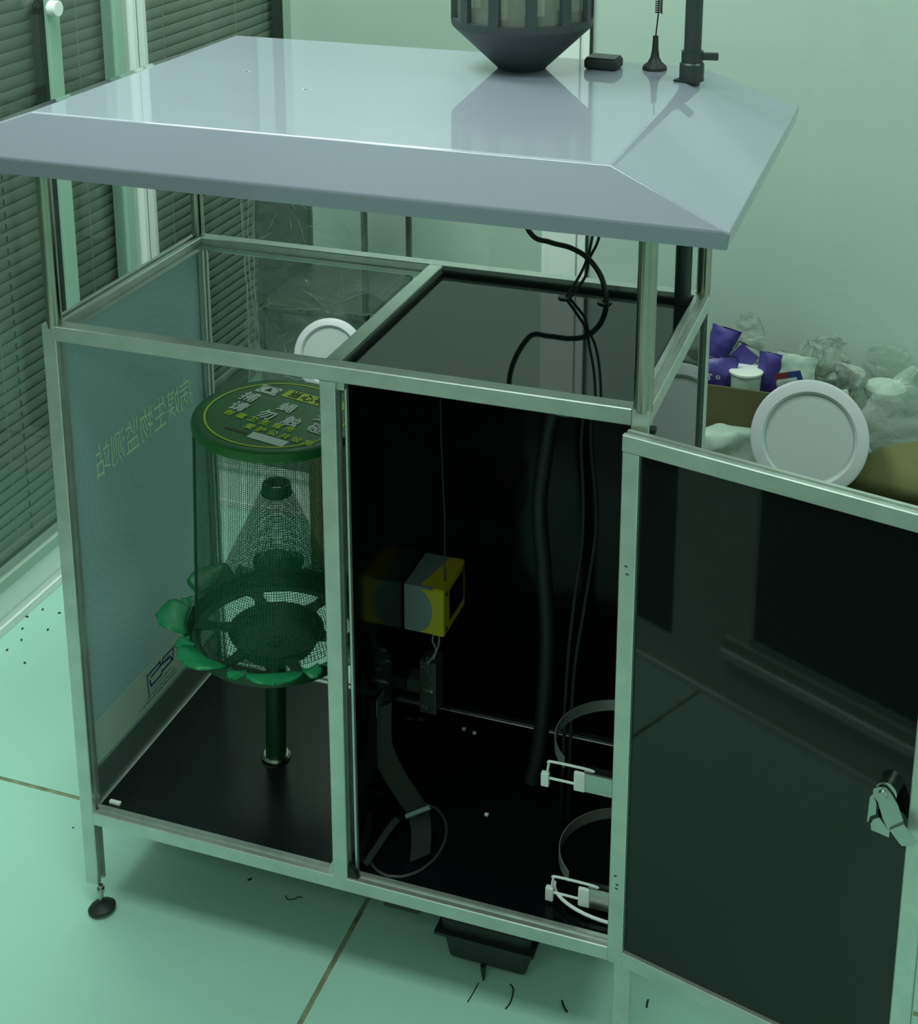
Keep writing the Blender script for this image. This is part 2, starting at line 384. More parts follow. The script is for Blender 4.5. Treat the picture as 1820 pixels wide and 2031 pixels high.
def blind(y0, y1, z0, z1, label, ladder, cordy):
    b = thing('venetian_blind', label, 'blind', (XL-0.04, (y0+y1)/2, z0), 'grey blinds behind the left glass wall')
    pitch = 0.0245; k = 0
    proto = None
    z = z0+0.012
    while z < z1:
        if proto is None:
            mb = MB(); cx, w, a = XL-0.045, 0.0152, math.radians(78)
            pts = []
            for q in range(5):
                u = -1+q*0.5
                pts.append((cx+u*w*math.cos(a)+0.0022*(1-u*u)*math.sin(a), z+u*w*math.sin(a)-0.0022*(1-u*u)*math.cos(a)))
            poly = pts+[(p[0]-0.0006, p[1]+0.0004) for p in pts[::-1]]
            mb.prism(poly, 'y', y0, y1)
            proto = obj('slat', mb, M_['slat'], b)
        else:
            c = proto.copy(); COL.objects.link(c); c.parent = b; c.location = (0, 0, k*pitch)
        k += 1; z += pitch
    mb = MB()
    for yy in ladder:
        zz = z0+0.014
        while zz < z1:
            mb.box(XL-0.0375, XL-0.0365, yy-0.0018, yy+0.0018, zz-0.0035, zz+0.0075); zz += pitch
    if ladder: obj('ladder_hole', mb, M_['gap'], b, kind='stuff')
    for yy in cordy:
        mb = MB(); mb.tube([(XL-0.033, yy, z0), (XL-0.033, yy, z1)], 0.0011, 6); obj('cord', mb, M_['cord'], b)
    obj('bottom_rail', MB().box(XL-0.055, XL-0.035, y0, y1, z0-0.008, z0+0.004, ch=0.001), M_['slat'], b)
    return b
blind(-0.2, 0.879, 0.125, 1.42, 'grey venetian blind left of the round knob, leftmost', [0.712], [0.66])
blind(0.882, 1.128, 0.125, 1.42, 'narrow grey venetian blind between the knob and white corner post', [], [0.985])
blind(1.215, 1.897, 0.125, 1.42, 'grey venetian blind beyond the back glass, right of white corner post', [], [1.32, 1.66])

# back glass partition
bb = struct('baseboard_back', MB().box(XL, XR, YB, YB+0.03, 0.0, 0.088, ch=0.0015), M_['trim'])
obj('base_lip', MB().box(XL, XR, YB-0.006, YB, 0.0, 0.014, ch=0.001), M_['trim'], bb)
struct('trim_11', MB().box(XL, 0.35, YB-0.003, YB+0.03, 0.088, 0.098, ch=0.001), M_['trim_grey'])
pl = struct('trim_12', MB().box(0.378, 0.432, YB-0.012, YB+0.035, 0.0, ZC, ch=0.0015), M_['trim'])
obj('flange', MB().box(0.361, 0.377, YB-0.006, YB+0.03, 0.0, ZC, ch=0.001), M_['trim'], pl)
obj('flange', MB().box(0.433, 0.450, YB-0.006, YB+0.03, 0.0, ZC, ch=0.001), M_['trim'], pl)
obj('seal', MB().box(0.450, 0.4545, YB-0.002, YB+0.03, 0.0, ZC), M_['gap'], pl)
struct('window_3', MB().box(XL+0.02, 0.361, YB+0.012, YB+0.016, 0.098, ZC), M_['glass'])
struct('window_4', MB().box(0.4545, XR, YB+0.004, YB+0.02, 0.088, ZC), M_['glazed'])
struct('trim_13', MB().box(1.16, 1.19, YB-0.002, YB+0.004, 0.088, ZC, ch=0.001), M_['glazed'])

# low glazed partition on the near side of the station (its mirror image shows in the open door)
lw = struct('trim_14', MB().box(-0.50, 0.86, -0.80, -0.74, 0.0, 0.62, ch=0.002), M_['wall'])
obj('base_lip', MB().box(-0.50, 0.86, -0.74, -0.732, 0.0, 0.012), M_['trim'], lw)
obj('sill', MB().box(0.44, 0.86, -0.74, -0.722, 0.104, 0.118), M_['trim'], lw)
obj('sill', MB().box(0.44, 0.86, -0.74, -0.730, 0.118, 0.140), M_['trim_grey'], lw)
obj('pane', MB().box(0.500, 0.86, -0.742, -0.737, 0.158, 0.60), M_['gap'], lw)
obj('pane_edge', MB().box(0.494, 0.500, -0.742, -0.736, 0.152, 0.60), M_['trim_grey'], lw)
obj('pane_edge', MB().box(0.494, 0.86, -0.742, -0.736, 0.152, 0.158), M_['trim_grey'], lw)
obj('pane', MB().box(0.235, 0.318, -0.742, -0.738, 0.085, 0.60), M_['gap'], lw)

# ================================================================== THE MONITORING STATION
W, D, H, T, ZB, ZL, XM = 0.82, 0.4137, 0.924, 0.0214, 0.1441, 0.040, 0.4026
st = thing('monitoring_station', 'aluminium framed station cabinet with white gloss roof and open black door', 'cabinet', (W/2, D/2, 0))
def post(x, y, z0, z1, slots):
    return obj('post', MB().prism(profile(T, slots, x0=x, y0=y), 'z', z0, z1), M_['alu'], st)
post(0, 0, ZL, H, 'EN'); post(W-T, 0, ZL, H, 'WN'); post(0, D-T, ZL, H, 'ES'); post(W-T, D-T, ZL, H, 'WS')
obj('post', MB().prism(profile(T, 'EWN', x0=XM, y0=0), 'z', ZB+T, H-T), M_['alu'], st, label='slimmer upright between the open bay and the black bay')
def rail(name, axis, a, b, u, v, slots):
    return obj(name, MB().prism(profile(T, slots, x0=u, y0=v), axis, a, b), M_['alu'], st)
rail('top_rail', 'x', T, W-T, 0, H-T, 'E'); rail('top_rail', 'x', T, W-T, D-T, H-T, 'W')
rail('top_rail', 'y', T, D-T, 0, H-T, 'NE'); rail('top_rail', 'y', T, D-T, W-T, H-T, 'NW')
rail('cross_rail', 'y', T, D-T, XM, H-T, 'W')
rail('bottom_rail', 'x', T, W-T, 0, ZB, 'NE'); rail('bottom_rail', 'x', T, W-T, D-T, ZB, 'NW')
rail('bottom_rail', 'y', T, D-T, 0, ZB, 'NE'); rail('bottom_rail', 'y', T, D-T, W-T, ZB, 'NW')
# panels
lp = obj('side_panel', MB().box(0.0088, 0.0128, T*0.6, D-T*0.6, ZB+T*0.8, H-T*0.8), M_['sheet'], st, label='blue grey printed sheet seen from its back')
rp_ = obj('side_panel', MB().box(W-0.0110, W-0.0060, T*0.6, D-T*0.6, ZB+T*0.8, H-T*0.8), M_['black'], st, label='glossy black side sheet mirroring the bags')
obj('back_panel', MB().box(XM+0.01, W-T*0.6, D-0.0128, D-0.0088, ZB+T*0.8, H-T*0.8), M_['black_in'], st)
obj('divider_panel', MB().box(XM+0.0250, XM+0.0312, T*0.9, D-T*0.6, ZB+T*0.8, H-T-0.001), M_['black_in'], st)
obj('divider_edge', MB().box(XM+0.0285, XM+0.0315, T*0.6, T*0.9, ZB+T, H-T-0.001), M_['alu'], st)
obj('base_board', MB().box(T*0.7, XM+0.008, T*0.95, D-T*0.7, ZB+T-0.010, ZB+T-0.001), M_['black_base'], st)
obj('base_board', MB().box(XM+0.008, W-T*0.7, T*0.95, D-T*0.7, ZB+T-0.010, ZB+T-0.001), M_['black_in'], st)
obj('top_panel', MB().box(XM+T, W-T, T, D-T, 0.905, 0.912), M_['black_top'], st)
mb = MB()
for (x0, x1, y0, y1) in ((XM+T, W-T, D-T-0.005, D-T), (XM+T, XM+T+0.004, T, D-T), (W-T-0.004, W-T, T, D-T)): mb.box(x0, x1, y0, y1, 0.912, 0.917)
obj('gasket', mb, M_['rubber'], st)
# left sheet: lettering, pale band, logo, grey strip
xs = 0.01285
def on_left(vs): return [(xs+0.0004, y, z) for y, z in vs]
vs, fs = text_geo('病媒生物监测站', 0.0392, 0.056)
obj('lettering', MB().add(on_left([(0.2175-a, 0.682+b) for a, b in vs]), fs), M_['pale_print'], lp, kind='stuff')
obj('pale_band', MB().box(xs, xs+0.0002, T, D-T, 0.221, 0.290), M_['band'], lp)
obj('grey_strip', MB().box(xs, xs+0.004, T, D-T, 0.1655, 0.221, ch=0.0008), M_['strip'], lp)
def stroke(mb, pts, w):
    for (a, b) in zip(pts, pts[1:]):
        a, b = Vector(a), Vector(b); d = (b-a).normalized()*w/2; n = Vector((-d.y, d.x))
        q = [a-d+n, a-d-n, b+d-n, b+d+n]; mb.add(on_left([(p.x, p.y) for p in q]), [(0, 1, 2, 3)])
mb = MB()
stroke(mb, [(0.176, 0.278), (0.178, 0.243)], 0.0028)
stroke(mb, [(0.180, 0.276), (0.214, 0.277), (0.216, 0.270), (0.188, 0.268)], 0.0035)
stroke(mb, [(0.183, 0.264), (0.186, 0.253), (0.216, 0.253), (0.219, 0.258)], 0.0035)
stroke(mb, [(0.254, 0.277), (0.224, 0.277), (0.220, 0.270), (0.246, 0.266), (0.249, 0.259)], 0.0035)
stroke(mb, [(0.219, 0.257), (0.252, 0.258), (0.256, 0.276)], 0.0038)
stroke(mb, [(0.226, 0.270), (0.244, 0.271)], 0.0022)
obj('logo', mb, M_['blue_print'], lp)
mb = MB()
for (yy, zz, ln) in ((0.186, 0.246, 0.062), (0.170, 0.238, 0.085), (0.150, 0.231, 0.11)):
    y = yy
    while y < yy+ln:
        w = random.uniform(0.0012, 0.003); stroke(mb, [(y, zz+random.uniform(-.0012, .0012)), (y+w, zz+random.uniform(-.0012, .0012))], random.uniform(.001, .0024)); y += w+0.0022
obj('small_print', mb, M_['grey_print'], lp, kind='stuff')
# levelling feet
def foot(x, y, tilt):
    mb = MB(); mb.lathe([(0.0, 0.0), (0.020, 0.0), (0.0205, 0.004), (0.017, 0.0075), (0.007, 0.0115), (0.0, 0.012)], n=28)
    mb.xf(Matrix.Translation((x, y, 0.003)) @ Matrix.Rotation(tilt, 4, Vector((0.3, 1, 0)).normalized()))
    f = obj('levelling_foot', mb, M_['rubber'], st)
    mb = MB(); mb.tube([(x, y, 0.012), (x, y, ZL+0.006)], 0.0035, 12)
    mb.lathe([(0, ZL-0.006), (0.0062, ZL-0.006), (0.0062, ZL), (0, ZL)], c=(x, y), n=6); obj('threaded_stud', mb, M_['steel'], f)
foot(0.028, -0.004, -0.22); foot(W-T/2, T/2, 0); foot(T/2, D-T/2, 0); foot(W-T/2, D-T/2, 0)
# steel tubes carrying the roof
for (x, y, r) in ((0.0150, 0.0095, 0.0105), (0.0110, D-0.0105, 0.0098), (W-0.0095, 0.0095, 0.0112), (W-0.0105, D-0.0110, 0.0100)):
    obj('support_tube', MB().tube([(x, y, H-0.004), (x, y, 1.172)], r, 28), M_['steel'], st)
obj('corner_label', MB().box(W-T+0.0015, W-0.003, -0.0007, 0, H-0.034, H-0.0285), M_['trim'], st)
mb = MB(); mb.tube([(W-0.001, 0.011, 0.8965), (W+0.0025, 0.011, 0.8965), (W+0.006, 0.011, 0.8965), (W+0.0068, 0.011, 0.8965)], [0.0048, 0.0052, 0.0050, 0.003], 18)
obj('corner_screw', mb, M_['rubber'], st)
# small corner brackets of the front opening
obj('corner_bracket', MB().box(XM+T, XM+T+0.010, 0.006, 0.012, H-T-0.012, H-T), M_['alu'], st)
mb = MB(); mb.prism([(XM-0.011, ZB+T), (XM, ZB+T), (XM, ZB+T+0.020), (XM-0.002, ZB+T+0.020)], 'y', 0.006, 0.012); obj('corner_bracket', mb, M_['alu'], st)
mb = MB(); mb.prism([(XM+T, ZB+T), (XM+T+0.014, ZB+T), (XM+T+0.012, ZB+T+0.008), (XM+T, ZB+T+0.020)], 'y', 0.004, 0.012, ); obj('corner_bracket', mb, M_['rubber'], st)
# roof: eave fascia, four bevels, flat top
ox0, ox1, oy0, oy1 = -0.0961, 0.916, -0.0901, 0.5037
tx0, tx1, ty0, ty1 = 0.0535, 0.7801, -0.0583, 0.4775
ze, ee, zr = 1.1587, 0.0204, 1.2321
bm = bmesh.new()
def ring(x0, x1, y0, y1, z): return [bm.verts.new(p) for p in ((x0, y0, z), (x1, y0, z), (x1, y1, z), (x0, y1, z))]
ui = 0.0032  # fascia tucked under at the bottom so it shades darker than the bevel
r0 = ring(ox0+ui, ox1-ui, oy0+ui, oy1-ui, ze); r1 = ring(ox0, ox1, oy0, oy1, ze+ee); r2 = ring(tx0, tx1, ty0, ty1, zr)
for a, b in ((r0, r1), (r1, r2)):
    for k in range(4): bm.faces.new((a[k], a[(k+1) % 4], b[(k+1) % 4], b[k]))
bm.faces.new(r2); bm.faces.new(r0[::-1])
bmesh.ops.bevel(bm, geom=[e for e in bm.edges if not all(v in r0 for v in e.verts)], offset=0.0028, segments=3, affect='EDGES', profile=0.5)
bm.verts.index_update(); mb = MB().add([v.co.copy() for v in bm.verts], [[v.index for v in f.verts] for f in bm.faces]); bm.free()
obj('roof', mb, M_['roof'], st, smooth=25)
# black tray hanging below the base
mb = MB()
def tray(x0, x1, y0, y1, z0, z1, i):
    bm = bmesh.new()
    a = [bm.verts.new(p) for p in ((x0+i, y0+i, z0), (x1-i, y0+i, z0), (x1-i, y1-i, z0), (x0+i, y1-i, z0))]
    b = [bm.verts.new(p) for p in ((x0, y0, z1), (x1, y0, z1), (x1, y1, z1), (x0, y1, z1))]
    bm.faces.new(a[::-1])
    for k in range(4): bm.faces.new((a[k], a[(k+1) % 4], b[(k+1) % 4], b[k]))
    bm.faces.new(b)
    bmesh.ops.bevel(bm, geom=[e for e in bm.edges], offset=0.007, segments=3, affect='EDGES', profile=0.5)
    bm.verts.index_update(); m = MB().add([v.co.copy() for v in bm.verts], [[v.index for v in f.verts] for f in bm.faces]); bm.free(); return m
tr = obj('drip_tray', tray(0.540, 0.672, 0.050, 0.16, 0.020, 0.095, 0.010), M_['rubber'], st)
obj('tray_rim', MB().box(0.533, 0.678, 0.044, 0.166, 0.068, 0.0735, ch=0.002), M_['rubber'], tr)
obj('hanger', MB().box(0.556, 0.656, 0.07, 0.14, 0.09, ZB+0.012), M_['rubber'], tr)
mb = MB(); mb.tube([(0.602, 0.058, 0.024), (0.603, 0.056, 0.010), (0.603, 0.055, 0.001)], [0.0045, 0.003, 0.0006], 8); obj('drain_spike', mb, M_['rubber'], tr)
obj('cable_gland', MB().box(0.468, 0.522, 0.018, 0.06, 0.118, ZB+0.012, ch=0.004), M_['rubber'], st)

# door, hinged on the right, swung open
hx, hy, ang, DL, zd0, zd1 = 0.7943, -0.0225, -0.2401, 0.379, 0.1676, 0.9015
DT = 0.0185
mD = Matrix.Translation((hx, hy, 0)) @ Matrix.Rotation(ang, 4, 'Z')
def dmb(mb): return mb.xf(mD)
dr = obj('door', dmb(MB().box(T*0.8, DL-T*0.8, 0.006, 0.010, zd0+T*0.8, zd1-T*0.8)), M_['black'], st, label='open door with glossy black sheet')
def sc(poly): return [(a, b*DT/T) for a, b in poly]
obj('door_stile', dmb(MB().prism(sc(profile(T, 'W')), 'z', zd0, zd1-T)), M_['alu'], dr)
obj('door_stile', dmb(MB().prism([(a+DL-T, b) for a, b in sc(profile(T, 'E'))], 'z', zd0, zd1-T)), M_['alu'], dr)
def railp(z): return [(a*DT/T, b+z) for a, b in profile(T, 'N')]
obj('door_rail', dmb(MB().prism(railp(zd1-T), 'x', 0, DL)), M_['alu'], dr)
obj('door_rail', dmb(MB().prism(railp(zd0), 'x', T, DL-T)), M_['alu'], dr)
# cam latch on the inside of the door
lz, lx = 0.567, 0.3325
def cyl_y(mb, x, z, y0, y1, r0, r1, n=20): mb.tube([(x, y0, z), (x, y1, z)], [r0, r1], n); return mb
mb = MB(); cyl_y(mb, lx+0.001, lz+0.001, 0.006, -0.0062, 0.0115, 0.0115); cyl_y(mb, lx+0.001, lz+0.001, -0.0062, -0.0077, 0.0115, 0.0095)
obj('latch_body', dmb(mb), M_['chrome'], dr)
mb = MB(); cyl_y(mb, lx-0.001, lz, -0.0107, -0.0137, 0.0058, 0.0045, 14); obj('latch_nut', dmb(mb), M_['chrome'], dr)
mb = MB()
def plate(pts, y0, y1):
    n = len(pts); mb.add([(p[0], y0, p[1]) for p in pts]+[(p[0], y1, p[1]) for p in pts], [list(range(n)), list(range(n, 2*n))[::-1]]+[(i, (i+1) % n, n+(i+1) % n, n+i) for i in range(n)])
plate([(0.3206, 0.570), (0.3269, 0.575), (0.334, 0.576), (0.3412, 0.570), (0.3473, 0.562), (0.3556, 0.542), (0.3412, 0.523), (0.333, 0.538), (0.3269, 0.555), (0.3206, 0.562)], -0.0109, -0.0093)
plate([(0.3425, 0.529), (0.3560, 0.5425), (0.3725, 0.527), (0.3700, 0.5215), (0.3633, 0.518), (0.3572, 0.515), (0.3535, 0.5175)], -0.0143, -0.0127)
plate([(0.3425, 0.529), (0.3560, 0.5425), (0.3556, 0.541), (0.3412, 0.5275)], -0.0143, -0.0059)
obj('latch_lever', dmb(mb), M_['chrome'], dr)
mb = MB(); plate([(0.3170, 0.556), (0.3200, 0.561), (0.3245, 0.551), (0.3250, 0.537), (0.3190, 0.532), (0.3172, 0.524), (0.3160, 0.524), (0.3162, 0.533)], -0.0083, -0.0065)
plate([(0.3200, 0.522), (0.3225, 0.529), (0.3285, 0.534), (0.3345, 0.528), (0.3410, 0.520), (0.3408, 0.5135), (0.3211, 0.5145)], -0.0074, -0.0059)
obj('latch_catch', dmb(mb), M_['chrome'], dr)
# scuff marks on the hinge side stile
mb = MB()
for (x, z) in ((0.010, 0.735), (0.012, 0.725), (0.009, 0.300), (0.012, 0.288), (0.011, 0.282)): mb.box(x-0.0022, x+0.0016, -0.0004, 0, z-0.0009, z+0.0006)
obj('scuff', dmb(mb), M_['debris'], dr)

# ================================================================== THINGS ON THE ROOF
LX, LY = 0.5445, 0.387
la = thing('insect_lantern', 'slate grey insect lantern with tapering funnel standing on the white roof', 'lantern', (LX, LY, zr))
obj('funnel', MB().lathe([(0.0, zr+0.0005), (0.0335, zr+0.0005), (0.0350, zr+0.003), (0.0965, zr+0.0615), (0.0985, zr+0.0655), (0.0985, zr+0.074), (0.092, zr+0.074), (0.088, zr+0.064), (0.03, zr+0.008), (0.0, zr+0.008)], (LX, LY), 48), M_['lantern'], la)
for k in range(12):
    th = math.radians(-104+30*k+8)
    mb = MB().box(0.0915, 0.0985, -0.0075, 0.0075, zr+0.070, zr+0.215)
    mb.xf(Matrix.Translation((LX, LY, 0)) @ Matrix.Rotation(th, 4, 'Z')); obj('upright', mb, M_['lantern'], la)
obj('window', MB().lathe([(0.0915, zr+0.072), (0.0915, zr+0.214), (0.0905, zr+0.214), (0.0905, zr+0.072)], (LX, LY), 48), M_['smoke'], la)
obj('inner_drum', MB().lathe([(0, zr+0.066), (0.055, zr+0.066), (0.062, zr+0.090), (0.062, zr+0.21), (0, zr+0.21)], (LX, LY), 32), M_['gcup'], la)
for k in range(9):
    th = math.radians(-100+40*k); mb = MB().box(0.066, 0.078, -0.013, 0.013, zr+0.080+0.005*(k % 3), zr+0.18, ch=0.002)
    mb.xf(Matrix.Translation((LX, LY, 0)) @ Matrix.Rotation(th, 4, 'Z')); obj('white_pad', mb, M_['inner_white'], la)
obj('cap', MB().lathe([(0, zr+0.245), (0.06, zr+0.240), (0.108, zr+0.219), (0.108, zr+0.211), (0, zr+0.211)], (LX, LY), 48), M_['lantern'], la)
# small receiver box
g = thing('receiver_box', 'small black receiver box lying on the roof beside the lantern', 'box', (0.651, 0.428, zr))
mb = MB().box(-0.0235, 0.0235, -0.019, 0.019, 0.0004, 0.0160, ch=0.0042); mb.xf(Matrix.Translation((0.6525, 0.424, zr)) @ Matrix.Rotation(math.radians(-4), 4, 'Z')); obj('case', mb, M_['rubber'], g)
mb = MB().box(-0.0205, 0.0205, -0.016, 0.016, 0.0158, 0.0172, ch=0.0005); mb.xf(Matrix.Translation((0.6525, 0.424, zr)) @ Matrix.Rotation(math.radians(-4), 4, 'Z')); obj('top_cover', mb, M_['pipe'], g)
# magnetic antenna
ax, ay = 0.722, 0.438
a = thing('antenna', 'thin whip antenna on a flared black magnetic base on the roof', 'antenna', (ax, ay, zr))
obj('magnet_base', MB().lathe([(0, zr+0.0004), (0.0168, zr+0.0004), (0.0172, zr+0.002), (0.0162, zr+0.005), (0.0150, zr+0.0066), (0.010, zr+0.0105), (0.0062, zr+0.018), (0.0046, zr+0.028), (0.0038, zr+0.0455), (0.0040, zr+0.0475), (0, zr+0.0475)], (ax, ay), 32), M_['rubber'], a)
obj('whip', MB().tube([(ax, ay, zr+0.046), (ax+0.0025, ay, zr+0.079), (ax+0.0045, ay, zr+0.23)], 0.0010, 8), M_['cable'], a)
pts = []
for k in range(140):
    th = k*2*PI/10; pts.append((ax+0.003+0.0047*math.cos(th), ay+0.0047*math.sin(th), zr+0.079+k*0.00030))
obj('spring_coil', MB().tube(pts, 0.0009, 6), M_['rubber'], a)
# mast pipe with clamp collar
mx_, my_ = 0.7835, 0.3850
ms = thing('mast_pipe', 'black mast pipe with clamp collar passing through the roof corner', 'pipe', (mx_, my_, 0.912))
obj('pipe', MB().tube([(mx_, my_, 0.9125), (mx_, my_, 1.62)], 0.0116, 28), M_['pipe'], ms)
obj('coupling', MB().lathe([(0.0118, zr+0.0006), (0.0175, zr+0.0006), (0.0165, zr+0.004), (0.0165, zr+0.023), (0.0145, zr+0.0255), (0.0118, zr+0.0255)], (mx_, my_), 32), M_['pipe'], ms)
obj('clamp_collar', MB().lathe([(0.0118, zr+0.0262), (0.0142, zr+0.0262), (0.0145, zr+0.029), (0.0145, zr+0.0385), (0.0150, zr+0.0405), (0.0118, zr+0.0405)], (mx_, my_), 32), M_['pipe'], ms)
mb = MB().box(0.012, 0.0345, -0.0045, 0.0035, 0.0285, 0.0385, ch=0.0012); mb.xf(Matrix.Translation((mx_, my_, zr)) @ Matrix.Rotation(math.radians(12), 4, 'Z')); obj('clamp_lever', mb, M_['pipe'], ms)
mb = MB().box(-0.0165, 0.0165, -0.013, 0.012, 0.0004, 0.0030); mb.xf(Matrix.Translation((mx_-0.002, my_-0.008, zr)) @ Matrix.Rotation(math.radians(-14), 4, 'Z')); obj('seal_pad', mb, M_['rubber'], ms)
# white flakes on the roof
for (x, y, l, lb) in ((0.19, 0.24, 0.008, 'white flake stuck on the roof, farthest left'), (0.315, 0.164, 0.012, 'largest white flake on the roof left of the lantern reflection')):
    mb = MB()
    for k in range(4): mb.box(x+k*l/4-0.002, x+k*l/4+0.002+random.uniform(0, .002), y-0.0006, y+random.uniform(0.0004, .0016), zr-0.0004, zr+0.0003)
    obj('paint_flake', mb, M_['white_print'], cat='debris', label=lb)

# ================================================================== CABLES
def smooth_path(pts, n=8):
    P = [Vector(p) for p in pts]; out = []
    for i in range(len(P)-1):
        p0, p1, p2, p3 = P[max(i-1, 0)], P[i], P[i+1], P[min(i+2, len(P)-1)]
        for k in range(n):
            t = k/n; out.append(0.5*((2*p1)+(-p0+p2)*t+(2*p0-5*p1+4*p2-p3)*t*t+(-p0+3*p1-3*p2+p3)*t**3))
    out.append(P[-1]); return out
c = thing('lantern_cable', 'thick black cable curving from under the roof into the black top panel', 'cable', (0.68, 0.352, 0.912))
obj('wire', MB().tube(smooth_path([(0.535, 0.390, 1.157), (0.530, 0.390, 1.06), (0.560, 0.385, 0.993), (0.592, 0.378, 0.984), (0.624, 0.372, 0.981), (0.651, 0.365, 0.971), (0.671, 0.360, 0.950), (0.681, 0.354, 0.925), (0.682, 0.352, 0.910)]), 0.0039, 12), M_['cable'], c)
obj('grommet', MB().lathe([(0.0042, 0.9122), (0.0105, 0.9122), (0.010, 0.9142), (0.0042, 0.9148)], (0.680, 0.352), 20), M_['rubber'], c)
for (dx, lb) in ((0.0, 'thin black antenna lead, left of the pair below the roof'), (0.0095, 'thin black antenna lead, right of the pair below the roof')):
    c = thing('antenna_lead', lb, 'cable', (0.622+dx, 0.352, 0.912), 'pair of thin leads below the roof')
    obj('wire', MB().tube(smooth_path([(0.662+dx*0.8, 0.400, 1.157), (0.659+dx*0.9, 0.392, 1.05), (0.652+dx*1.0, 0.384, 0.995), (0.647+dx*0.35, 0.379, 0.966), (0.639+dx*0.9, 0.366, 0.942), (0.622+dx*0.6, 0.352, 0.910)]), 0.0021, 8), M_['cable'], c)
    if dx == 0: obj('grommet', MB().lathe([(0.0, 0.9122), (0.0088, 0.9122), (0.0084, 0.9142), (0.0, 0.9146)], (0.6215, 0.352), 18), M_['rubber'], c)

# ================================================================== FLY TRAP
tz = 0.1648
ft = thing('fly_trap', 'green net fly trap on a stem with printed round lid in the left bay', 'trap', (0.2175, 0.201, tz), rot=(0, math.radians(2.2), 0), local=True)
def z_(v): return v-tz
obj('stem', MB().tube([(0, 0, 0.001), (0, 0, z_(0.372))], [0.0158, 0.0158], 28), M_['stem'], ft)
obj('flange', MB().lathe([(0.016, 0.0008), (0.0215, 0.0008), (0.0225, 0.004), (0.019, 0.007), (0.016, 0.007)], n=32), M_['steel'], ft)
zp = z_(0.385)
# bowl ring, perforated floor with spokes, bait pan
obj('bowl_ring', MB().lathe([(0.115, zp-0.005), (0.127, zp-0.006), (0.135, zp+0.020), (0.1385, zp+0.0225), (0.137, zp+0.0240), (0.131, zp+0.021), (0.124, zp-0.002), (0.115, zp-0.002)], n=64), M_['green'], ft)
obj('floor_ring', MB().lathe([(0.112, zp-0.003), (0.126, zp-0.003), (0.126, zp+0.000), (0.112, zp+0.000)] + [(0.112, zp-0.003)], n=64), M_['green'], ft)
for k in range(6):
    th = math.radians(60*k+73); mb = MB(); mb.add([(0.066, -0.012, zp-0.002), (0.066, 0.012, zp-0.002), (0.095, 0.007, zp-0.002), (0.095, -0.007, zp-0.002), (0.122, 0.017, zp-0.002), (0.122, -0.017, zp-0.002), (0.066, -0.012, zp+0.002), (0.066, 0.012, zp+0.002), (0.095, 0.007, zp+0.002), (0.095, -0.007, zp+0.002), (0.122, 0.017, zp+0.002), (0.122, -0.017, zp+0.002)],
        [(0, 3, 2, 1), (3, 5, 4, 2), (6, 7, 8, 9), (9, 8, 10, 11), (0, 6, 9, 3), (3, 9, 11, 5), (1, 2, 8, 7), (2, 4, 10, 8), (0, 1, 7, 6), (5, 11, 10, 4)])
    mb.xf(Matrix.Rotation(th, 4, 'Z')); obj('spoke', mb, M_['green'], ft)
obj('bait_pan', MB().lathe([(0, zp-0.020), (0.058, zp-0.020), (0.0705, zp+0.004), (0.0715, zp+0.005), (0.069, zp+0.005), (0.056, zp-0.015), (0.045, zp-0.0155), (0.044, zp-0.014), (0.010, zp-0.0155), (0.0095, zp-0.010), (0.006, zp-0.010), (0, zp-0.015)], n=56), M_['green'], ft)
# petals: six broad, six small
def petal(th, L, wd_, rise, curl, m):
    mb = MB()
    def fn(u, v):
        s = (u-0.5)*2; wv = math.sin(PI*(0.20+0.80*min(1, v*1.02)))**0.75 if v < 1 else 0.0
        w = wd_*max(0.0, (1-v**2.6))**0.5*(0.85+0.35*v)
        r = 0.133+L*v; z = zp+0.021+rise*v+curl*v*v+0.006*s*s*(0.3-v)+0.0012*math.sin(7*v+3*s)
        return (r-0.004*s*s, s*w, z)
    mb.grid(fn, 8, 10); mb.xf(Matrix.Rotation(th, 4, 'Z'))
    o = obj('petal', mb, m, ft); md = o.modifiers.new('solidify', 'SOLIDIFY'); md.thickness = 0.0016
for k in range(8):
    th = math.radians(45*k+25); petal(th, 0.044, 0.042, 0.040, -0.026, M_['petal'])
for k in range(8):
    th = math.radians(45*k+47.5); petal(th, 0.024, 0.014, 0.008, -0.006, M_['petal'])
nc = 40
obj('net_cone', MB().lathe([(0.1175-(0.1175-0.0195)*i/nc, z_(0.404)+(z_(0.628)-z_(0.404))*i/nc) for i in range(nc+1)], n=64, uv=True), M_['net_cone'], ft)
obj('cone_mouth', MB().lathe([(0.0205, z_(0.617)), (0.0230, z_(0.617)), (0.0205, z_(0.632)), (0.0195, z_(0.633)), (0.0150, z_(0.633)), (0.0148, z_(0.628)), (0.0175, z_(0.617)), (0.0205, z_(0.617))], n=36), M_['green'], ft)
obj('net_cage', MB().lathe([(0.1195, zp+0.01+(z_(0.728)-zp-0.01)*i/60) for i in range(61)], n=96, uv=True), M_['net'], ft)
for k in range(2):
    th = math.radians(196+180*k); obj('cage_seam', MB().tube([(0.1198*math.cos(th), 0.1218*math.sin(th), zp+0.01), (0.1198*math.cos(th), 0.1218*math.sin(th), z_(0.728))], 0.0022, 8), M_['green'], ft)
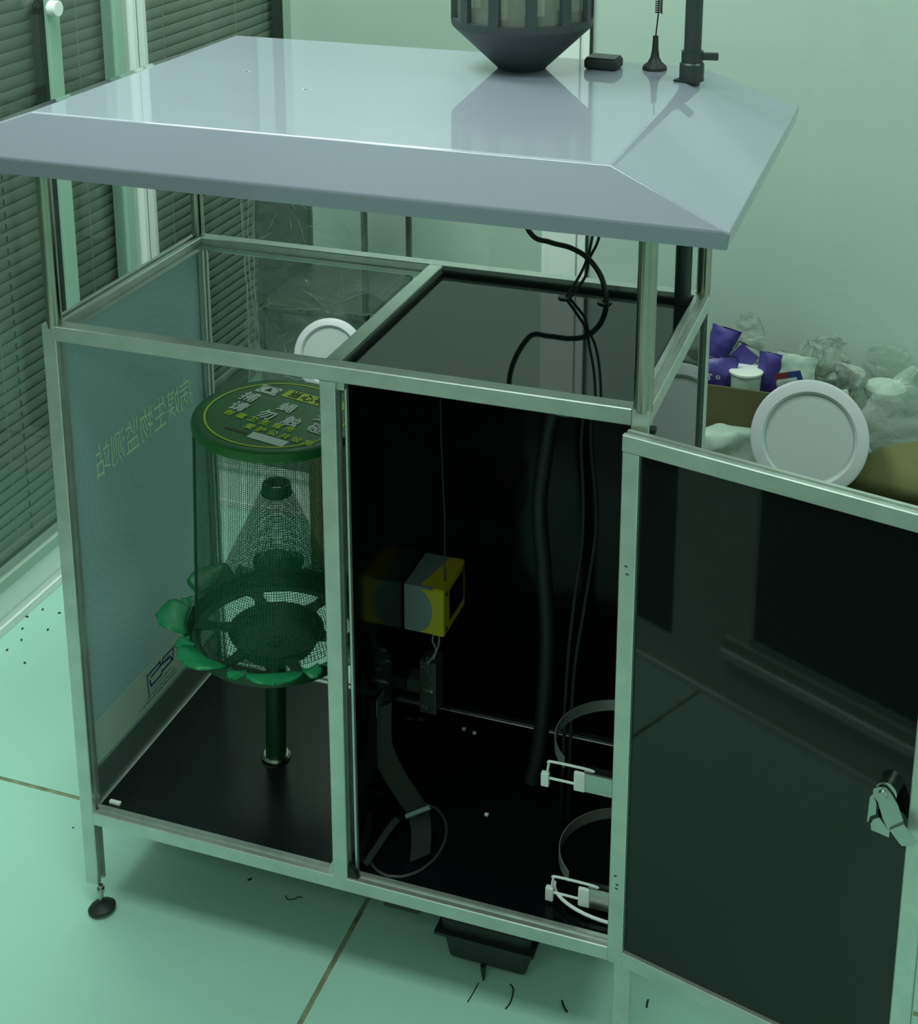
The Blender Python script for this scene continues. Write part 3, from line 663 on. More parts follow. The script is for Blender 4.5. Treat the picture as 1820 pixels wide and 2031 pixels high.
# lid with printed label
zt = z_(0.742)
lid = obj('lid', MB().lathe([(0, zt-0.003), (0.108, zt-0.003), (0.114, zt-0.010), (0.117, zt-0.0150), (0.1205, zt-0.0145), (0.1215, zt-0.008), (0.1195, zt-0.0015), (0.115, zt+0.0008), (0.109, zt), (0, zt)], n=72), M_['green_lid'], ft)
R8 = Matrix.Rotation(math.radians(-8), 4, 'Z')
def on_lid(vs, dz=0.0006): return [R8 @ Vector((a, b, zt+dz)) for a, b in vs]
obj('yellow_ring', MB().lathe([(0.1005, zt+0.0006), (0.1033, zt+0.0006)], n=72), M_['yellow'], lid)
def chars(items, m, sx, sy, bold=0.0):
    mb = MB()
    for (s, x, y) in items:
        vs, fs = text_geo(s, sx, sy)
        for q_, (ex, ey) in enumerate(((0, 0), (bold*sx, 0), (0, bold*sy), (bold*sx, bold*sy))):      # struck four times for the heavy face
            mb.add(on_lid([(x+a_+ex, y+b_+ey) for a_, b_ in vs], 0.0009+0.00012*q_), fs)
    return obj('lettering', mb, m, lid, kind='stuff')
chars([('捕', -0.065, 0.025), ('蝇', 0.0018, 0.0235), ('笼', 0.066, 0.023)], M_['white_print'], 0.027, 0.030, 0.035)
chars([('请', -0.060, -0.009), ('勿', -0.010, -0.010), ('触', 0.032, -0.0105), ('碰', 0.074, -0.010)], M_['white_print'], 0.027, 0.030, 0.035)
obj('yellow_banner', MB().add(on_lid([(-0.028, 0.053), (0.074, 0.053), (0.074, 0.078), (-0.028, 0.078)]), [(0, 1, 2, 3)]), M_['yellow'], lid)
chars([('当', -0.012, 0.0655), ('心', 0.010, 0.0655), ('有', 0.032, 0.0655), ('毒', 0.054, 0.0655)], M_['black_print'], 0.0205, 0.022, 0.035)
chars([(ch, -0.060+0.0205*i, -0.0315) for i, ch in enumerate('创建卫生城市')], M_['yellow'], 0.0150, 0.0165, 0.04)
chars([(ch, -0.010+0.0195*i, -0.0525) for i, ch in enumerate('爱护公共设施')], M_['yellow'], 0.0150, 0.0160, 0.04)
mb = MB()
for i in range(5): mb.add(on_lid([(-0.038+0.0075*i, -0.074), (-0.033+0.0075*i, -0.0745), (-0.0325+0.0075*i, -0.068), (-0.037+0.0075*i, -0.067)], 0.0008), [(0, 1, 2, 3)])
obj('red_mark', mb, M_['red_print'], lid)
obj('white_patch', MB().add(on_lid([(0.004, -0.080), (0.063, -0.080), (0.063, -0.062), (0.004, -0.062)]), [(0, 1, 2, 3)]), M_['white_print'], lid)
# fly pictogram: white square, ring of corner arcs, dark fly
px0, py0 = -0.054, 0.060
obj('sticker', MB().add(on_lid([(px0-0.017, py0-0.013), (px0+0.017, py0-0.013), (px0+0.017, py0+0.013), (px0-0.017, py0+0.013)], 0.0007), [(0, 1, 2, 3)]), M_['white_print'], lid)
mb = MB(); mb.add(on_lid([(px0+0.0165*math.cos(2*PI*k/28)*r_, py0+0.0128*math.sin(2*PI*k/28)*r_) for r_ in (0.90, 1.0) for k in range(28)], 0.0009), [(k, (k+1) % 28, 28+(k+1) % 28, 28+k) for k in range(28)])
obj('sticker_ring', mb, M_['green_lid'], lid)
mb = MB(); mb.add(on_lid([(px0, py0+0.008), (px0+0.003, py0+0.003), (px0+0.006, py0-0.006), (px0+0.001, py0-0.004), (px0-0.005, py0-0.007), (px0-0.003, py0+0.002)], 0.0010), [(0, 1, 2, 3, 4, 5)]); obj('fly_symbol', mb, M_['black_print'], lid)

# ================================================================== INSIDE THE BLACK BAY
XD = XM+0.0318
yb = thing('control_box', 'grey and yellow control box on the black divider wall', 'box', (XD, 0.215, 0.45))
bx0, bx1, by0, by1, bz0, bz1 = XD+0.0006, 0.497, 0.192, 0.283, 0.438, 0.513
obj('case', MB().box(bx0, bx1-0.018, by0, by1, bz0, bz1, ch=0.003), M_['grey_box'], yb)
obj('case_end', MB().box(bx1-0.019, bx1, by0-0.0004, by1, bz0-0.0004, bz1+0.0004, ch=0.003), M_['yellow_box'], yb)
# yellow front print with its concave edge
mb = MB(); pts = [(bx1-0.001, bz1-0.002)]
for k in range(13):
    a_ = -1+2*k/12; pts.append((bx0+0.021+0.023*math.sqrt(max(0, 1-(a_*0.98)**2)), (bz0+bz1)/2-a_*0.0345))
pts.append((bx1-0.001, bz0+0.002))
n = len(pts); mb.add([(p[0], by0-0.0008, p[1]) for p in pts], [list(range(n))]); obj('yellow_front', mb, M_['yellow_box'], yb)
mb = MB(); mb.add([(bx1-0.002, by0+0.004, bz1+0.0006), (bx1-0.002, by1-0.004, bz1+0.0006), (bx0+0.040, by1-0.004, bz1+0.0006), (bx0+0.034, by0+0.050, bz1+0.0006), (bx0+0.024, by0+0.004, bz1+0.0006)], [(0, 1, 2, 3, 4)]); obj('yellow_top', mb, M_['yellow_box'], yb)
obj('display_window', MB().box(bx1, bx1+0.001, by0+0.022, by1-0.010, bz0+0.016, bz1-0.012), M_['black'], yb)
for (a_, b_) in ((by0+0.008, bz1-0.010), (by0+0.008, bz0+0.010), (by1-0.008, bz1-0.010)):
    obj('corner_screw', MB().tube([(bx1, a_, b_), (bx1+0.0015, a_, b_)], 0.003, 12), M_['black_print'], yb)
for k, pts in enumerate(([(0.478, 0.20, 0.437), (0.477, 0.198, 0.425), (0.482, 0.198, 0.412), (0.478, 0.198, 0.400), (0.468, 0.198, 0.385)], [(0.486, 0.20, 0.437), (0.487, 0.198, 0.425), (0.483, 0.198, 0.410), (0.478, 0.198, 0.395)])):
    obj('lead', MB().tube(smooth_path(pts), 0.0014, 6), M_['grey_box'], yb)
obj('feed_wire', MB().tube([(0.490, 0.215, 0.514), (0.490, 0.215, 0.62), (0.487, 0.21, 0.74), (0.486, 0.21, 0.9)], 0.0011, 6), M_['pipe'], yb)
dv = thing('terminal_block', 'dark metal terminal block with screws hanging below the control box', 'device', (0.468, 0.2, 0.30))
obj('body', MB().box(0.455, 0.481, 0.2, 0.232, 0.300, 0.386, ch=0.002), M_['device'], dv)
for (x, z) in ((0.459, 0.376), (0.463, 0.376), (0.468, 0.372), (0.475, 0.360), (0.461, 0.312), (0.466, 0.310)):
    obj('screw', MB().tube([(x, 0.2, z), (x, 0.198, z)], 0.0016, 8), M_['chrome'], dv)
obj('clip', MB().box(0.460, 0.477, 0.1955, 0.2, 0.338, 0.344, ch=0.0012), M_['chrome'], dv)
obj('tab', MB().box(0.465, 0.471, 0.203, 0.208, 0.386, 0.393), M_['chrome'], dv)
obj('rail_bracket', MB().box(XD, 0.456, 0.203, 0.230, 0.33, 0.350), M_['device'], dv)
# nylon strap with its buckle
stp = thing('nylon_strap', 'black nylon strap with grey buckle hanging on the divider wall', 'strap', (0.44, 0.17, 0.17))
cent = smooth_path([(0.4385, 0.098, 0.375), (0.4385, 0.094, 0.330), (0.442, 0.096, 0.300), (0.456, 0.102, 0.262), (0.474, 0.106, 0.230), (0.488, 0.108, 0.205), (0.497, 0.095, 0.180), (0.506, 0.066, 0.1690)], 6)
def ribbon(cent, w, side, t=0.0022):
    mb = MB(); side = Vector(side).normalized(); n = len(cent); vs = []
    for i, p in enumerate(cent):
        tg_ = (Vector(cent[min(i+1, n-1)])-Vector(cent[max(i-1, 0)])).normalized(); nn = tg_.cross(side).normalized(); p = Vector(p)
        vs += [p+side*w/2+nn*t/2, p-side*w/2+nn*t/2, p-side*w/2-nn*t/2, p+side*w/2-nn*t/2]
    fs = []
    for i in range(n-1):
        for k in range(4): fs.append((i*4+k, i*4+(k+1) % 4, i*4+4+(k+1) % 4, i*4+4+k))
    fs += [(0, 1, 2, 3), tuple((n-1)*4+k for k in range(4))[::-1]]
    return mb.add(vs, fs)
obj('webbing', ribbon(cent, 0.030, (0.80, 0.50, 0.30)), M_['strap'], stp)
obj('buckle', MB().tube([(0.4730, 0.098, 0.204), (0.5050, 0.108, 0.220)], 0.0035, 10), M_['grey_box'], stp)
obj('hook', MB().box(XD, 0.4378, 0.085, 0.112, 0.365, 0.392, ch=0.001), M_['device'], stp)
# loose cable loop on the base
c = thing('cable_loop', 'loose thin cable loop lying on the base of the black bay', 'cable', (0.50, 0.1, 0.165))
pts = [(0.455+0.052*math.cos(math.radians(a_))+0.02, 0.098+0.075*math.sin(math.radians(a_)), 0.1665+0.0005*math.sin(a_)) for a_ in range(-150, 120, 10)]
obj('wire', MB().tube(pts, 0.0022, 8), M_['pipe'], c)
obj('ribbon_end', ribbon(smooth_path([(0.438, 0.030, 0.169), (0.443, 0.055, 0.174), (0.448, 0.085, 0.180), (0.455, 0.11, 0.186)], 4), 0.010, (0.9, -0.4, 0)), M_['pipe'], c)
# cable bundle and hanging leads
c = thing('cable_bundle', 'thick black sleeved cable bundle hanging down the back of the black bay', 'cable', (0.62, 0.3, 0.166))
obj('sleeve', MB().tube(smooth_path([(0.735, 0.20, 0.855), (0.69, 0.22, 0.842), (0.655, 0.25, 0.82), (0.630, 0.27, 0.77), (0.617, 0.28, 0.70), (0.610, 0.28, 0.62), (0.618, 0.28, 0.52), (0.625, 0.28, 0.40), (0.62, 0.27, 0.25), (0.61, 0.26, 0.176)]), 0.0115, 14), M_['rubber'], c)
for k, (pts, lb) in enumerate((([(0.697, 0.2, 0.86), (0.690, 0.2, 0.776), (0.694, 0.2, 0.70), (0.694, 0.2, 0.62), (0.684, 0.2, 0.52), (0.676, 0.2, 0.4), (0.672, 0.2, 0.172)], 'thin black lead hanging in the black bay, left of the two'), ([(0.704, 0.2, 0.86), (0.703, 0.2, 0.776), (0.712, 0.2, 0.69), (0.712, 0.2, 0.63), (0.699, 0.2, 0.52), (0.686, 0.2, 0.4), (0.682, 0.2, 0.172)], 'thin black lead hanging in the black bay, right of the two'))):
    o = obj('hanging_lead', MB().tube(smooth_path(pts), 0.0027, 8), M_['cable'], cat='cable', label=lb, group='thin leads in the black bay')
mo = obj('cable_mount', MB().box(0.668, 0.686, 0.150, 0.158, 0.828, 0.905, ch=0.001), M_['grey_box'], cat='mount', label='small grey cable mount hanging under the top panel')
obj('tie_coil', MB().tube([(0.640+0.012*math.cos(k*0.5), 0.30, 0.800+0.010*math.sin(k*0.5)+k*0.0006-0.01) for k in range(26)]+[(0.66, 0.28, 0.82), (0.69, 0.25, 0.84)], 0.0018, 6), M_['cable'], cat='cable', label='small coil of thin black wire beside the sleeved cable bundle')
# pole clamps on the right wall
def pole_clamp(zc, yr, label, dx=0.0):
    g = thing('pole_clamp', label, 'clamp', (0.803, 0.15, zc), 'pole clamps on the right wall')
    cxp, cyp, rx, ry = 0.765+dx, yr+0.078, 0.090, 0.086
    def arc(a0, a1, n, z, r=1.0): return [Vector((cxp+rx*r*math.cos(math.radians(a0+(a1-a0)*k/n)), cyp+ry*r*math.sin(math.radians(a0+(a1-a0)*k/n)), z)) for k in range(n+1)]
    def band(a0, a1, hgt, dz, n=26, r=1.0):
        mb = MB(); o1 = arc(a0, a1, n, 0, r); i1 = arc(a0, a1, n, 0, r*0.985); vs = []; fs = []
        for p, q in zip(o1, i1): vs += [p+Vector((0, 0, zc+dz-hgt/2)), p+Vector((0, 0, zc+dz+hgt/2)), q+Vector((0, 0, zc+dz+hgt/2)), q+Vector((0, 0, zc+dz-hgt/2))]
        for i in range(n):
            for k in range(4): fs.append((i*4+k, i*4+(k+1) % 4, i*4+4+(k+1) % 4, i*4+4+k))
        fs += [(3, 2, 1, 0), tuple(n*4+k for k in range(4))]
        return mb.add(vs, fs)
    obj('band', band(62, 226, 0.017, 0.004), M_['alu'], g)
    obj('band_tab', band(64, 100, 0.022, 0.005, 8, 0.975), M_['trim'], g)
    ex = 0.684+dx
    obj('bolt', MB().box(ex-0.008, ex+0.003, yr-0.004, yr+0.004, zc-0.024, zc-0.004, ch=0.0012), M_['trim'], g)
    obj('rod', MB().tube(smooth_path([(ex, yr, zc-0.006), (ex+0.002, yr, zc+0.010), (ex+0.006, yr, zc+0.0145), (0.742+dx, yr, zc+0.0145), (0.748+dx, yr, zc+0.010)], 4), 0.0018, 8), M_['trim'], g)
    obj('rod', MB().tube([(ex, yr, zc-0.0115), (0.728+dx, yr, zc-0.0115)], 0.0018, 8), M_['trim'], g)
    obj('latch', MB().box(0.734+dx, 0.793, yr-0.006, yr+0.010, zc-0.0175, zc+0.0135, ch=0.003), M_['chrome'], g)
    obj('latch_arm', MB().box(0.722+dx, 0.738+dx, yr-0.008, yr-0.002, zc-0.0165, zc+0.012, ch=0.002), M_['trim'], g)
    obj('wall_bracket', MB().box(0.790, 0.8085, yr, yr+0.16, zc-0.010, zc+0.012, ch=0.001), M_['chrome'], g)
    return g
c1 = pole_clamp(0.349, 0.078, 'bright metal pole clamp with rod latch, upper one behind the door post')
c2 = pole_clamp(0.1925, 0.052, 'bright metal pole clamp with rod latch and loose wire, lower one near the base', 0.016)
obj('loose_wire', MB().tube([(0.699+0.075*(1-math.cos(math.radians(a_))), 0.072-0.040*math.sin(math.radians(a_)), 0.174+0.006*math.cos(math.radians(a_))) for a_ in range(0, 125, 8)], 0.0024, 8), M_['trim'], c2)
# white crumbs on the black boards
for (x, y, lb) in ((0.565, 0.182, 'white crumb in the middle of the black base board'), (0.470, 0.355, 'white crumb near the back of the black bay, left of two'), (0.489, 0.351, 'white crumb near the back of the black bay, right of two')):
    obj('white_crumb', MB().box(x-0.003, x+0.003, y-0.002, y+0.0025, 0.1645, 0.168, ch=0.0008), M_['white_print'], cat='debris', label=lb)
obj('foam_scrap', MB().box(0.032, 0.050, 0.026, 0.032, 0.1645, 0.169, ch=0.0008), M_['white_print'], cat='scrap', label='small white foam scrap in the front left corner of the base')

# ================================================================== BEHIND THE STATION
def crumple(fn, amp, sc_, seed):
    def g(u, v):
        p = Vector(fn(u, v)); q = p*sc_+Vector((seed, seed*2.1, seed*0.7))
        return p+Vector((noise.noise(q), noise.noise(q+Vector((31, 0, 0))), noise.noise(q+Vector((0, 57, 0)))))*amp+Vector((noise.noise(q*3.1), noise.noise(q*3.1+Vector((9, 0, 0))), noise.noise(q*3.1+Vector((0, 5, 0)))))*amp*0.35
    return g
def blob(cx, cy, cz, rx, ry, rz, amp, sc_, seed, nu=28, nv=16, top=0.0):
    def fn(u, v):
        th = 2*PI*u; ph = -PI/2+PI*v; k = 1.0
        return (cx+rx*math.cos(th)*math.cos(ph)**0.6*(1-top*max(0, math.sin(ph))), cy+ry*math.sin(th)*math.cos(ph)**0.6*(1-top*max(0, math.sin(ph))), cz+rz*math.sin(ph))
    f2 = crumple(fn, amp, sc_, seed)
    def f3(u, v): return f2(u % 1.0, v)
    return MB().grid(f3, nu, nv)
# wrapped unit in the next room
ux0, ux1, uy0, uy1 = -0.360, -0.088, 1.30, 1.58
un = thing('wrapped_shelf_unit', 'grey shelf unit wrapped in wrinkled clear film behind the glass partition', 'shelf', ((ux0+ux1)/2, (uy0+uy1)/2, 0))
for (x, y) in ((ux0, uy0), (ux1-0.012, uy0), (ux0, uy1-0.012), (ux1-0.012, uy1-0.012)):
    obj('post', MB().box(x, x+0.012, y, y+0.012, 0.0, 0.86, ch=0.001), M_['unit_post'], un)
obj('shelf', MB().box(ux0, ux1, uy0, uy1, 0.425, 0.440, ch=0.001), M_['unit_grey'], un)
obj('side_panel', MB().box(ux0+0.001, ux0+0.006, uy0+0.012, uy1-0.012, 0.44, 0.85), M_['unit_grey'], un)
obj('top', MB().box(ux0, ux1, uy0, uy1, 0.85, 0.865, ch=0.001), M_['unit_grey'], un)
obj('cabinet_body', MB().box(ux0+0.002, ux1-0.002, uy0+0.004, uy1, 0.02, 0.425), M_['unit_grey'], un)
mb = MB()
mb.grid(crumple(lambda u, v: (ux0-0.004+(ux1-ux0+0.008)*u, uy0-0.008, 0.44+0.43*v), 0.006, 12, 1.3), 40, 50)
mb.grid(crumple(lambda u, v: (ux0-0.006, uy1-(uy1-uy0)*u, 0.44+0.43*v), 0.006, 12, 4.3), 30, 50)
mb.grid(crumple(lambda u, v: (ux0-0.02+(ux1-ux0+0.03)*u, uy0-0.016-0.012*math.sin(PI*v), 0.02+0.43*v), 0.012, 16, 7.7), 50, 60)
mb.grid(crumple(lambda u, v: (ux0-0.02, uy1-(uy1-uy0+0.02)*u, 0.02+0.43*v), 0.010, 16, 8.7), 30, 50)
obj('clear_film', mb, M_['film'], un, smooth=60)

mb = MB(); rr = random.Random(5)  # pale threads standing in for highlights along the film wrinkles
for x_, y_ in ((ux0-0.008, uy0-0.011), (ux0+0.004, uy0-0.013), (ux0-0.018, uy0-0.02)):
    mb.tube([(x_+0.004*math.sin(9*k*0.05+x_*90)+rr.uniform(-.002, .002), y_, 0.12+0.74*k/24) for k in range(25)], [rr.uniform(.0007, .0020) for k in range(25)], 5)
for k in range(60):
    if k < 20: y = uy0-0.012; x = rr.uniform(ux0-0.01, ux1+0.01); z = rr.uniform(0.44, 0.72)
    else: y = uy0-0.034; x = rr.uniform(ux0-0.02, ux1); z = rr.uniform(0.20, 0.46)
    a_ = rr.choice((0.1, -0.9, 1.4, -1.2, 0.6))+rr.uniform(-.4, .4); L = rr.uniform(0.02, 0.09); pts = []
    for i in range(5):
        t = i/4-0.5; pts.append((x+L*t*math.cos(a_)+rr.uniform(-.002, .002), y+rr.uniform(-.002, .002), z+L*t*math.sin(a_)+rr.uniform(-.002, .002)))
    mb.tube(pts, [0.0003, rr.uniform(.0004, .0010), rr.uniform(.0004, .0012), 0.0006, 0.0003], 5)
obj('crease_highlight', mb, M_['gcup'], un, kind='stuff')

def ceiling_disc(c, r, nrm, label):
    """recessed lamp panel: bevelled rim, step, flat diffuser, metal back"""
    nrm = Vector(nrm).normalized(); d = thing('round_lamp_panel', label, 'lamp', c, 'round white lamp panels', local=True)
    d.rotation_euler = nrm.to_track_quat('Z', 'Y').to_euler()
    obj('rim', MB().lathe([(r*0.76, 0.004), (r*0.80, 0.0085), (r*0.96, 0.006), (r*0.995, 0.003), (r, 0.0), (r*0.98, -0.003), (r*0.76, -0.003)], n=72), M_['disc'], d)
    obj('step_ring', MB().lathe([(r*0.725, 0.001), (r*0.745, 0.0015), (r*0.80, 0.0075), (r*0.80, 0.002), (r*0.72, -0.001)], n=72), M_['trim_grey'], d)
    obj('diffuser', MB().lathe([(0, 0.0024), (r*0.60, 0.0022), (r*0.73, 0.0014), (r*0.73, -0.002), (0, -0.002)], n=72), M_['disc_in'], d)
    obj('back_can', MB().lathe([(0, -0.018), (r*0.68, -0.018), (r*0.72, -0.014), (r*0.74, -0.003), (0, -0.003)], n=48), M_['trim_grey'], d)
    return d
ceiling_disc((0.929, 0.870, 0.503), 0.1015, (0.10, -1, 0.40), 'round white lamp panel leaning on the cardboard box right of the cabinet')
ceiling_disc((-0.066, 1.045, 0.453), 0.075, (0.15, -1, 0.42), 'round white lamp panel seen through the open left bay top')

def carton(name, x0, x1, y0, y1, z1, label, m='card', rot=0.0, open_=True):
    g = thing(name, label, 'box', ((x0+x1)/2, (y0+y1)/2, 0), 'cardboard cartons against the back wall')
    t = 0.005
    obj('side', MB().box(x0, x1, y0, y0+t, 0, z1), M_[m], g); obj('side', MB().box(x0, x1, y1-t, y1, 0, z1), M_[m], g)
    obj('side', MB().box(x0, x0+t, y0+t, y1-t, 0, z1), M_[m], g); obj('side', MB().box(x1-t, x1, y0+t, y1-t, 0, z1), M_[m], g)
    obj('bottom', MB().box(x0+t, x1-t, y0+t, y1-t, 0.0, t), M_[m], g)
    if not open_: obj('lid', MB().box(x0, x1, y0, y1, z1, z1+0.004), M_[m], g)
    return g
cA = carton('cardboard_carton', 0.66, 0.990, 0.960, 1.120, 0.537, 'brown cardboard carton full of purple and white packs by the wall')
cB = carton('cardboard_carton', 0.955, 1.30, 0.68, 0.915, 0.400, 'olive brown cardboard carton with raised flap at the right edge')
mb = MB(); mb.add([(0.965, 0.900, 0.398), (1.30, 0.900, 0.398), (1.30, 0.925, 0.56), (1.13, 0.922, 0.508), (1.06, 0.915, 0.490), (1.015, 0.908, 0.462), (1.005, 0.906, 0.448), (0.985, 0.903, 0.436)], [list(range(8))])
o = obj('flap', mb, M_['card_light'], cB); o.modifiers.new('solidify', 'SOLIDIFY').thickness = 0.004
carton('cardboard_carton', -0.080, 0.150, 0.96, 1.12, 0.375, 'cardboard carton hidden behind the black bay under the lamp panel', open_=False)
cD = carton('cardboard_carton', 0.72, 0.945, 0.66, 0.895, 0.335, 'cardboard carton under the round lamp panel behind the open door', open_=False)
# packs and bags in the carton
def pack(name, cat, label, mb, m, group='packs in the brown carton'): return obj(name, mb, m, cat=cat, label=label, group=group)
def pouch(x, y, z, w, h, d, ry, seed, amp=0.006):
    mb = MB(); f = lambda u, v: ((u-0.5)*w, (0.5*d)*math.sin(PI*u)*math.sin(PI*v)**0.6, (v-0.5)*h)
    b = lambda u, v: ((u-0.5)*w, -(0.5*d)*math.sin(PI*u)*math.sin(PI*v)**0.6, (v-0.5)*h)
    mb.grid(crumple(f, amp, 30, seed), 14, 14); mb.grid(crumple(b, amp, 30, seed+3), 14, 14)
    mb.xf(Matrix.Translation((x, y, z)) @ Matrix.Rotation(ry, 4, 'Y')); return mb
def pack_text(parent, s, x, y, z, size, ry):
    vs, fs = text_geo(s, size, size); mb = MB().add([(a_, 0, b_) for a_, b_ in vs], fs)
    mb.xf(Matrix.Translation((x, y, z)) @ Matrix.Rotation(ry, 4, 'Y') @ Matrix.Rotation(0, 4, 'X')); obj('lettering', mb, M_['white_print'], parent)
p1 = pack('purple_pack', 'pack', 'purple printed pack sticking up highest at the left of the carton', pouch(0.741, 1.04, 0.585, 0.050, 0.075, 0.03, 0.25, 2), M_['purple'])
p2 = pack('purple_pack', 'pack', 'purple printed pack half sunk at the left rim of the carton', pouch(0.747, 0.985, 0.545, 0.075, 0.080, 0.03, -0.1, 5), M_['purple'])
pack_text(p2, 'S', 0.735, 0.962, 0.553, 0.020, 0.4); pack_text(p2, 'o', 0.752, 0.962, 0.556, 0.016, 0.4)
p3 = pack('purple_pack', 'pack', 'grey pack with slanting purple band in the middle left of the carton', pouch(0.792, 1.03, 0.553, 0.075, 0.075, 0.03, 0.5, 9), M_['gcup'])
mb = MB().grid(crumple(lambda u, v: (-0.028+0.040*u, -0.020, -0.03+0.068*v), 0.001, 30, 2), 4, 6); mb.xf(Matrix.Translation((0.785, 1.03, 0.560)) @ Matrix.Rotation(0.65, 4, 'Y')); obj('purple_band', mb, M_['purple'], p3)
pack_text(p3, '99', 0.788, 1.006, 0.560, 0.016, -0.6)
p4 = pack('purple_pack', 'pack', 'upright purple pack with pale edge near the middle of the carton', pouch(0.836, 1.0, 0.557, 0.040, 0.085, 0.02, 0.10, 12, 0.003), M_['purple'])
tb = thing('white_tub', 'white plastic tub lying behind the carton rim among purple packs', 'tub', (0.795, 0.99, 0.54), 'packs in the brown carton')
obj('cup', MB().lathe([(0, 0.47), (0.024, 0.47), (0.029, 0.553), (0.030, 0.560), (0, 0.560)], (0.797, 0.992), 32), M_['bag_white'], tb); obj('lid', MB().lathe([(0, 0.5665), (0.028, 0.5665), (0.0325, 0.5640), (0.0325, 0.5605), (0, 0.5605)], (0.797, 0.992), 32), M_['inner_white'], tb)
p5 = pack('white_pack', 'pack', 'white pack with red and blue stripe beside the upright purple pack', pouch(0.884, 1.005, 0.557, 0.072, 0.085, 0.025, 0.1, 15), M_['bag_white'])
mb = MB().add([(0.851, 0.978, 0.556), (0.875, 0.978, 0.563), (0.875, 0.978, 0.576), (0.852, 0.978, 0.569)], [(0, 1, 2, 3)]); obj('red_stripe', mb, M_['red_print'], p5)
mb = MB().add([(0.875, 0.978, 0.563), (0.890, 0.978, 0.568), (0.900, 0.978, 0.545), (0.908, 0.978, 0.547), (0.896, 0.978, 0.582), (0.875, 0.978, 0.576)], [(0, 1, 4, 5), (1, 2, 3, 4)]); obj('blue_stripe', mb, M_['blue_print'], p5)
pack('clear_bag', 'bag', 'crumpled clear bag standing behind the purple packs', blob(0.785, 1.07, 0.585, 0.030, 0.018, 0.050, 0.014, 28, 4, 36, 22, top=0.25), M_['bag_clear'])
pack('clear_bag', 'bag', 'crumpled clear bag above the white pack in the carton', blob(0.930, 1.06, 0.560, 0.050, 0.025, 0.055, 0.028, 30, 6, 44, 26), M_['bag_clear'])
pack('white_bag', 'bag', 'crumpled whitish bag in front of the brown carton left of lamp panel', blob(0.775, 0.915, 0.40, 0.085, 0.035, 0.075, 0.020, 11, 8, 40, 24), M_['bag_white'], 'bags around the cartons')
pack('paper_scrap', 'scrap', 'pale folded paper below the whitish bag behind the open door', MB().add([(0.735, 0.862, 0.352), (0.80, 0.862, 0.352), (0.735, 0.868, 0.402), (0.735, 0.866, 0.352), (0.80, 0.866, 0.352), (0.735, 0.872, 0.402)], [(0, 1, 2), (5, 4, 3), (0, 2, 5, 3), (1, 4, 5, 2), (0, 3, 4, 1)]), M_['bag_white'], 'bags around the cartons')
pack('grey_bag', 'bag', 'thin translucent bag slumped between the carton and the jar lids', blob(0.978, 1.045, 0.500, 0.048, 0.026, 0.085, 0.030, 17, 11, 44, 30, 0.3), M_['bag'], 'bags around the cartons')
jl = thing('jar_stack', 'stack of greyish round jars standing behind the thin bags', 'jar', (1.04, 1.06, 0), 'bags around the cartons')
obj('jar', MB().lathe([(0, 0.0), (0.036, 0.0), (0.038, 0.02), (0.038, 0.512), (0.036, 0.515), (0, 0.515)], (1.042, 1.075), 32), M_['gcup'], jl)
obj('jar_lid', MB().lathe([(0, 0.515), (0.037, 0.515), (0.0385, 0.518), (0.0385, 0.530), (0.035, 0.533), (0, 0.533)], (1.042, 1.075), 32), M_['bag_white'], jl)
pack('grey_bag', 'bag', 'grey translucent bag rising behind the round jars', blob(1.045, 1.125, 0.52, 0.052, 0.010, 0.075, 0.006, 12, 14, 30, 18), M_['bag_clear'], 'bags around the cartons')
# big white carrier bag with its handle
hb = thing('carrier_bag', 'white translucent carrier bag with raised handle at the right edge', 'bag', (1.07, 0.96, 0.40))
def fnb(u, v):
    w = 0.125*(1-v)**0.8+0.012; xc = 1.065+0.038*v
    th = (u-0.5)*PI*1.1
    return (xc+w*math.sin(th), 0.985-0.035*math.cos(th)*(1-v*0.7), 0.395+0.225*v)
obj('bag_side', MB().grid(crumple(fnb, 0.010, 14, 21), 30, 34), M_['bag'], hb)
obj('handle', ribbon(smooth_path([(1.088, 0.960, 0.600), (1.100, 0.96, 0.622), (1.118, 0.96, 0.626), (1.136, 0.96, 0.60), (1.145, 0.96, 0.55)], 6), 0.016, (0.2, 1, 0.1), 0.001), M_['bag_white'], hb)
obj('twisted_strap', MB().tube(smooth_path([(0.975, 0.955, 0.565), (0.988, 0.95, 0.53), (1.005, 0.945, 0.485), (1.032, 0.94, 0.455), (1.055, 0.94, 0.452)], 6), [0.006+0.002*math.sin(k*1.3) for k in range(25)], 10, flat=(1, 0.4)), M_['bag_white'], hb)

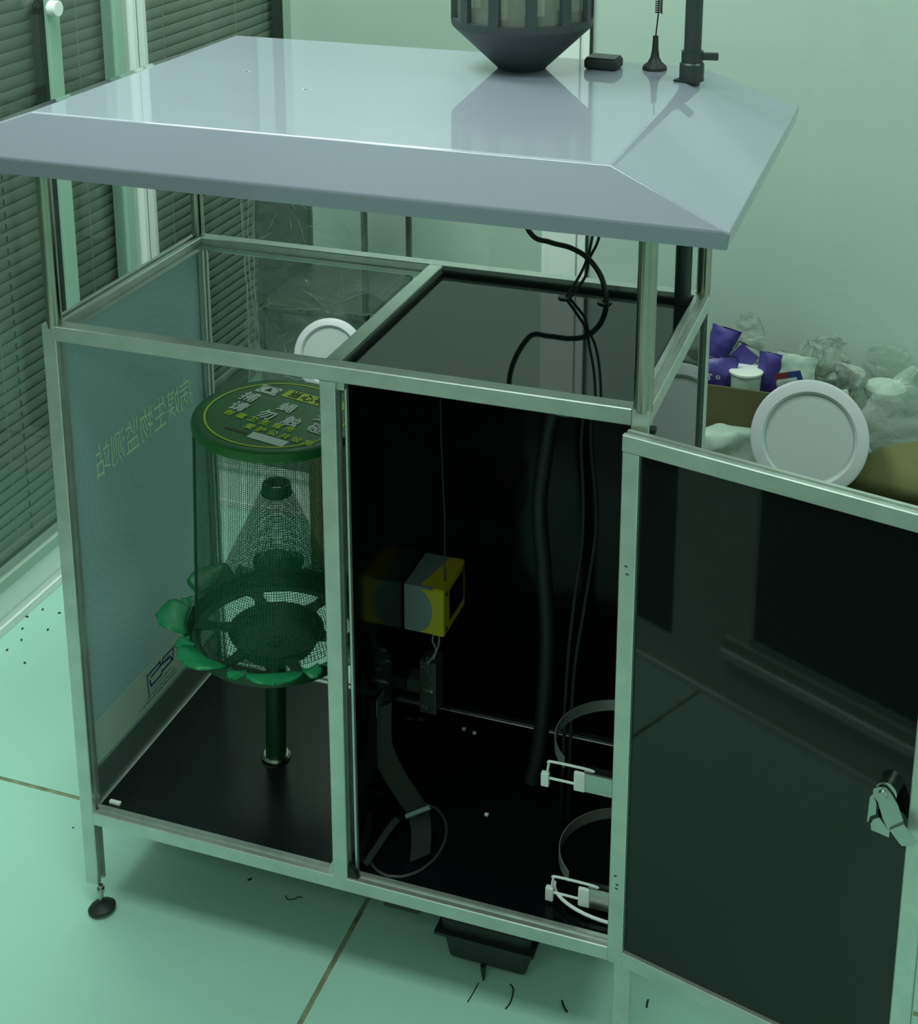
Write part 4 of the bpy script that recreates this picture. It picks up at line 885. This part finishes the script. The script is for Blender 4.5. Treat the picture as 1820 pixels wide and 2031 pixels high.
# ================================================================== FLOOR DEBRIS
flies = ((-0.523, 0.644), (-0.521, 0.574), (-0.472, 0.587), (-0.537, 0.612), (-0.484, 0.644), (-0.506, 0.504), (-0.500, 0.541), (-0.449, 0.480))
FLY = ('dead fly on the pale floor, upper middle of the scatter by the baseboard', 'dead fly on the pale floor close under the baseboard, second from the left edge',
       'dead fly on the pale floor, right of the middle of the scatter', 'dead fly on the pale floor, nearest the left baseboard lip',
       'dead fly on the pale floor, closest to the cabinet post', 'dead fly on the pale floor, nearest the left picture edge',
       'dead fly on the pale floor, second from the left picture edge, away from the baseboard', 'dead fly on the pale floor, lowest of the scatter by the baseboard')
flb = obj('dead_fly', MB().tube([(-0.003, 0, 0.0014), (0, 0, 0.002), (0.003, 0.0006, 0.0012)], [0.0008, 0.0018, 0.0009], 7), M_['debris'], loc=(0, 0, 0), cat='insect', label='dead fly on the floor, second nearest the baseboard', group='dead flies by the left baseboard')
for i, (x, y) in enumerate(flies):
    o = flb if i == 0 else flb.copy()
    if i: COL.objects.link(o)
    o['label'] = FLY[i]
    o.location = (x, y, 0.0); o.rotation_euler = (0, 0, random.uniform(0, 6))
def twig(pts, r, label):
    r *= 0.62
    obj('floor_scrap', MB().tube(smooth_path([(x, y, r*0.9) for x, y in pts], 4), r, 6), M_['debris'], cat='debris', label=label)
twig([(0.272, 0.110), (0.278, 0.104), (0.286, 0.107), (0.292, 0.114), (0.298, 0.114)], 0.0012, 'curled dark wire scrap on the floor under the left bay')
twig([(0.204, 0.119), (0.208, 0.124)], 0.0024, 'short dark bit on the floor below the left bay front rail')
twig([(0.640, 0.062), (0.647, 0.055), (0.650, 0.035), (0.647, 0.02)], 0.0016, 'hooked dark twig on the floor right of the black tray')
twig([(0.598, 0.050), (0.596, 0.030), (0.594, 0.014)], 0.0012, 'straight thin twig on the floor in front of the black tray')
twig([(0.716, 0.058), (0.722, 0.048), (0.728, 0.042)], 0.0022, 'short dark stick on the floor left of the right front leg')
twig([(0.828, 0.098), (0.828, 0.092), (0.829, 0.085)], 0.0022, 'dark speck on the floor just right of the right front leg')
twig([(-0.113, 0.130), (-0.111, 0.132)], 0.0016, 'small dark dot on the floor left of the left front leg')
